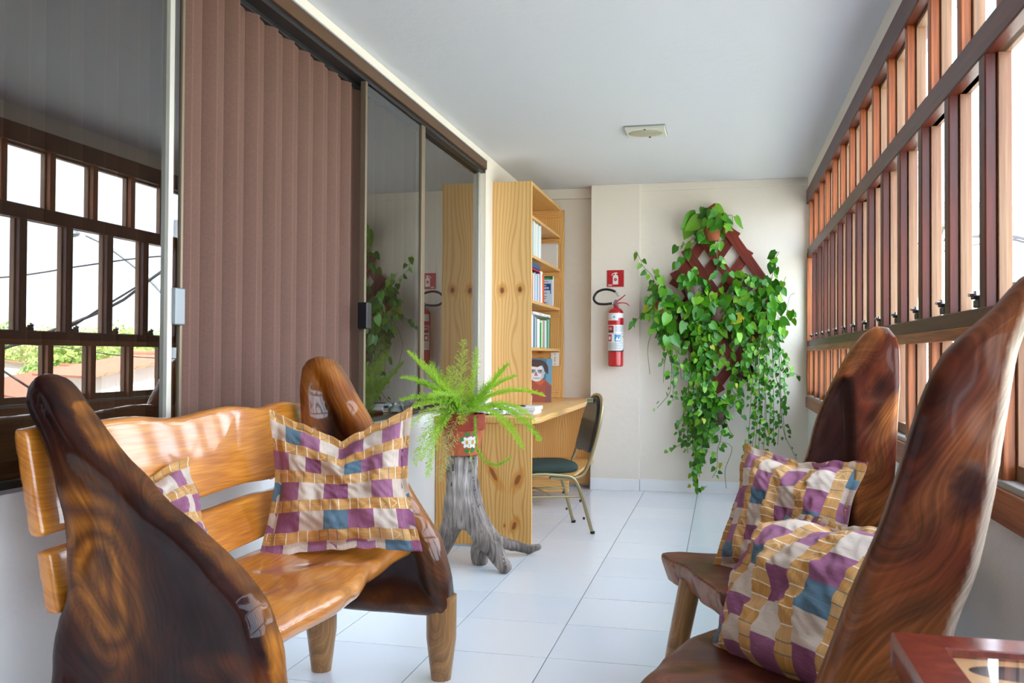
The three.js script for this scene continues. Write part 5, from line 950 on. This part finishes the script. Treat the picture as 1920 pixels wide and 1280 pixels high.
// ------------------------------------------------------------------ outside
const G0 = -3.3;
{
  const g = struct('ground');
  const gt = dataTex(256, 256, (u, v) => { const q = 0.5 + 0.5 * n2(u * 6, v * 6); return lerp3([168, 166, 162], [122, 128, 106], sst(0.45, 0.75, q) + 0.1 * n2(u * 60, v * 60)); }, { sx: 0.02, sy: 0.02 });
  part(g, 'earth', box(-160, 260, G0 - 0.5, G0, -160, 330, 0, 1), new THREE.MeshStandardMaterial({ map: gt, roughness: 1 }));
  part(g, 'house_base', box(-4.7, 0.97, G0, -0.12, -2.5, 8.4, 0), plaster);
}
const roofTile = new THREE.MeshStandardMaterial({ color: C('#c8755a'), roughness: 0.85 }), roofTile2 = new THREE.MeshStandardMaterial({ color: C('#cf8468'), roughness: 0.85 }), houseWall = matOf('#f4efe6', 0.9), greyRoof = matOf('#8d8a84', 0.85), dark = matOf('#33302c', 0.7);
function house(label, x, z, w, d, h, roofH, rot, mat, wallMat = houseWall) {
  const t = thing('house', label, 'house', [x, G0, z]); bases.delete(t);
  const put = (n, g, m, p = t) => { const q = shade(new THREE.Mesh(g, m)); q.name = n; p.add(q); return q; };
  const wall = put('wall', new THREE.BoxGeometry(w, h, d).translate(0, h / 2, 0), wallMat);
  const win = new THREE.BoxGeometry(0.9, 1.1, 0.08);
  for (let k = 0; k < Math.floor(w / 2.6); k++) { const xx = -w / 2 + 1.3 + k * 2.6; const f = put('window', win.clone().translate(xx, h * 0.55, -d / 2 - 0.02), wallMat === houseWall ? matOf('#cdbfa8') : houseWall); put('window_pane', new THREE.BoxGeometry(0.72, 0.92, 0.05).translate(xx, h * 0.55, -d / 2 - 0.07), dark, f); const f2 = put('window', win.clone().translate(xx, h * 0.55, d / 2 + 0.02), matOf('#cdbfa8')); put('window_pane', new THREE.BoxGeometry(0.72, 0.92, 0.05).translate(xx, h * 0.55, d / 2 + 0.07), dark, f2); }
  // two pitched slopes laid with overlapping rows of tiles
  for (const s of [1, -1]) {
    const run = d / 2 + 0.5, L = Math.hypot(run, roofH), rows = Math.max(6, Math.floor(L / 0.42)), gs = [];
    for (let r = 0; r < rows; r++) { const k = (r + 0.5) / rows; const g = new THREE.BoxGeometry(w + 1, 0.07, L / rows + 0.08); g.rotateX(s * Math.atan2(roofH, run) + s * 0.05); g.translate(0, h + roofH * (1 - k) + 0.03 - 0.1, s * run * k); gs.push(g); }
    put('roof_slope', merge(gs), mat);
  }
  const gab = new THREE.Shape([new THREE.Vector2(-d / 2, 0), new THREE.Vector2(d / 2, 0), new THREE.Vector2(0, roofH * 0.93)]);
  for (const s of [1, -1]) { const g = new THREE.ExtrudeGeometry(gab, { depth: 0.15, bevelEnabled: false }); g.rotateY(Math.PI / 2); g.translate(s * (w / 2 - 0.08) - 0.075, h, 0); put('gable', g, wallMat); }
  put('ridge', new THREE.CylinderGeometry(0.12, 0.12, w + 1, 8).rotateZ(Math.PI / 2).translate(0, h + roofH - 0.04, 0), mat);
  t.rotation.y = rot; return t;
}
house('low white house under a long orange tiled roof, nearest of the village houses', 22.4, 34.5, 15, 8, 2.95, 0.95, 0.65, roofTile);
house('tall white house at the right of the long orange roof', 13.9, 25.6, 3.6, 5, 3.9, 0.6, 0.55, roofTile2);
house('small white house with orange roof at the left of the village row', 31, 28, 9, 8, 2.7, 1.1, 0.8, roofTile2);
house('far white house among the trees, left of the far pair', 47, 52, 14, 9, 3.6, 0.7, 0.7, roofTile2);
house('far white house among the trees, right of the far pair', 38, 62, 16, 9, 3.5, 0.8, 0.6, roofTile);
house('neighbouring building with grey tiled roof rising beside the near window bays', 8.3, 29.5, 3.6, 5, 5.9, 3.1, 0.25, greyRoof);
// trees: a trunk with branches, and crowns of many small leaf clusters
const crownMats = ['#ccd884', '#d6de90', '#b8cc74', '#dade9e', '#aac66c'].map((c) => new THREE.MeshPhysicalMaterial({ color: C(c), roughness: 1, side: THREE.DoubleSide, transmission: 0.45, thickness: 0 }));
function crown(r, h, n) {
  const pos = [], nor = [], uv = [];
  for (let i = 0; i < n; i++) {
    const a = rnd() * 6.283, b = Math.acos(rr(-0.75, 1)), k = Math.pow(rnd(), 0.35), lump = 1 + 0.28 * n3(Math.cos(a) * 1.6 + r, Math.cos(b) * 1.6 + h, Math.sin(a) * 1.6);
    const c = new THREE.Vector3(Math.sin(b) * Math.cos(a) * r * k * lump, Math.cos(b) * h * k * lump, Math.sin(b) * Math.sin(a) * r * k * lump), N = c.clone().normalize();
    const u = new THREE.Vector3(rr(-1, 1), rr(-1, 1), rr(-1, 1)).normalize(), w = u.clone().cross(N).normalize(), s = r * rr(0.06, 0.12);
    for (const [p, q] of [[1, 0], [-0.5, 0.8], [-0.5, -0.8]]) { const v = c.clone().addScaledVector(u, p * s).addScaledVector(w, q * s); pos.push(v.x, v.y, v.z); const m = N.clone().addScaledVector(u, p * 0.3).normalize(); nor.push(m.x, m.y, m.z); uv.push(0, 0); }
  }
  const g = new THREE.BufferGeometry(); g.setAttribute('position', new THREE.Float32BufferAttribute(pos, 3)); g.setAttribute('uv', new THREE.Float32BufferAttribute(uv, 2)); g.computeVertexNormals(); return g;
}
const crowns = [0, 1, 2].map((i) => crown(1, 0.85 + i * 0.15, 1500));
const bark = matOf('#6a5844', 0.95), trunkGeo = merge([taper([[0, 0, 0], [0.02, 0.5, 0.01], [0, 1, 0]], [0.09, 0.06, 0.03], 5, 7), taper([[0, 0.55, 0], [0.25, 0.85, 0.1], [0.4, 1.05, 0.2]], [0.045, 0.03, 0.015], 4, 6), taper([[0, 0.6, 0], [-0.22, 0.9, -0.1], [-0.38, 1.1, -0.15]], [0.045, 0.03, 0.015], 4, 6)]);
let treeN = 0;
function tree(label, x, z, h, r, group) {
  const t = new THREE.Group(); t.name = numbered('tree'); t.position.copy(V(x, G0, z)); t.userData = { label, category: 'tree' }; if (group) t.userData.group = group; scene.add(t);
  const tr = shade(new THREE.Mesh(trunkGeo, bark)); tr.name = 'trunk'; tr.scale.set(h * 0.55, h * 0.62, h * 0.55); t.add(tr);
  const c = shade(new THREE.Mesh(crowns[treeN % 3], crownMats[treeN % 5])); c.name = 'crown'; c.scale.set(r, h * 0.36, r); c.position.y = h * 0.68; c.rotation.y = treeN * 1.3; t.add(c); treeN++;
}
for (let i = 0; i < 22; i++) { const a = (23 + i * 1.35) * Math.PI / 180, d = [88, 99, 110][i % 3]; tree('bushy green tree in the long band of trees beyond the village', -3.4 + d * Math.sin(a), d * Math.cos(a), rr(6.0, 7.2), 2.5, 'trees along the horizon'); }
tree('pale green loose tree standing behind the long orange roof', 30.5, 48, 5.2, 1.7); tree('small rounded tree in front of the far white houses, left', 37, 38, 3.9, 1.3); tree('dark small tree near the far white houses, middle', 32.5, 42, 4.2, 1.1); tree('yellowish tree right of the long orange roof', 20.5, 42, 5.0, 1.6);
// street lamp and the overhead wires
{
  const grey = new THREE.MeshStandardMaterial({ color: C('#8c9096'), roughness: 0.5, metalness: 0.4 });
  const t = thing('street_lamp', 'grey street lamp whose long arm reaches out among the wires', 'street lamp', [4.2, G0, 11.75]);
  part(t, 'pole', taper([[4.2, G0, 11.75], [4.2, 0, 11.75], [4.2, 3.1, 11.75]], [0.13, 0.11, 0.09], 8, 12), grey);
  part(t, 'arm', tube([[4.2, 1.75, 11.75], [4.55, 2.25, 11.5], [5.0, 2.7, 11.15], [5.2, 2.82, 11.02]], 0.022, 20, 8), grey);
  part(t, 'lamp_head', (() => { const g = new THREE.SphereGeometry(1, 20, 12); g.scale(0.2, 0.055, 0.1); g.rotateZ(0.1); g.rotateY(0.7); g.translate(5.33, 2.83, -10.9); return g; })(), grey);
  const w = (label, r, pts) => part(thing('overhead_wire', label, 'wire', pts[0]), 'wire', tube(pts, r, 40, 6), blackPl);
  w('thin uppermost overhead wire crossing in front of the street lamp arm', 0.009, [[9, 1.7, 4.5], [4.65, 2.03, 8.86], [4.02, 2.2, 9.39], [3.25, 2.37, 9.95], [2.6, 2.6, 14]]);
  w('thick twisted overhead cable sagging below the street lamp', 0.017, [[9, 0.2, 5.2], [4.9, 1.1, 8.7], [4.23, 1.43, 9.22], [3.69, 1.76, 9.65], [3.1, 2.31, 10.06], [2.7, 2.8, 14]]);
  w('second cable twisted round the thick one', 0.012, [[9, 0.3, 5.3], [4.9, 1.16, 8.75], [4.23, 1.39, 9.28], [3.69, 1.8, 9.6], [3.1, 2.29, 10.12], [2.75, 2.85, 14]]);
  w('thin lower overhead wire crossing the tree band', 0.006, [[9, 1.45, 5.0], [4.16, 1.24, 9.28], [3.78, 1.16, 9.58], [3.24, 1.11, 9.96], [2.9, 1.2, 14]]);
  w('short dark wire falling to the left near the sill', 0.014, [[9, 1.6, 8.0], [5.2, 1.3, 8.6], [4.75, 1.05, 8.85], [4.4, 0.8, 9.0], [4.3, 0.2, 10]]);
}

renderer.render(scene, camera);
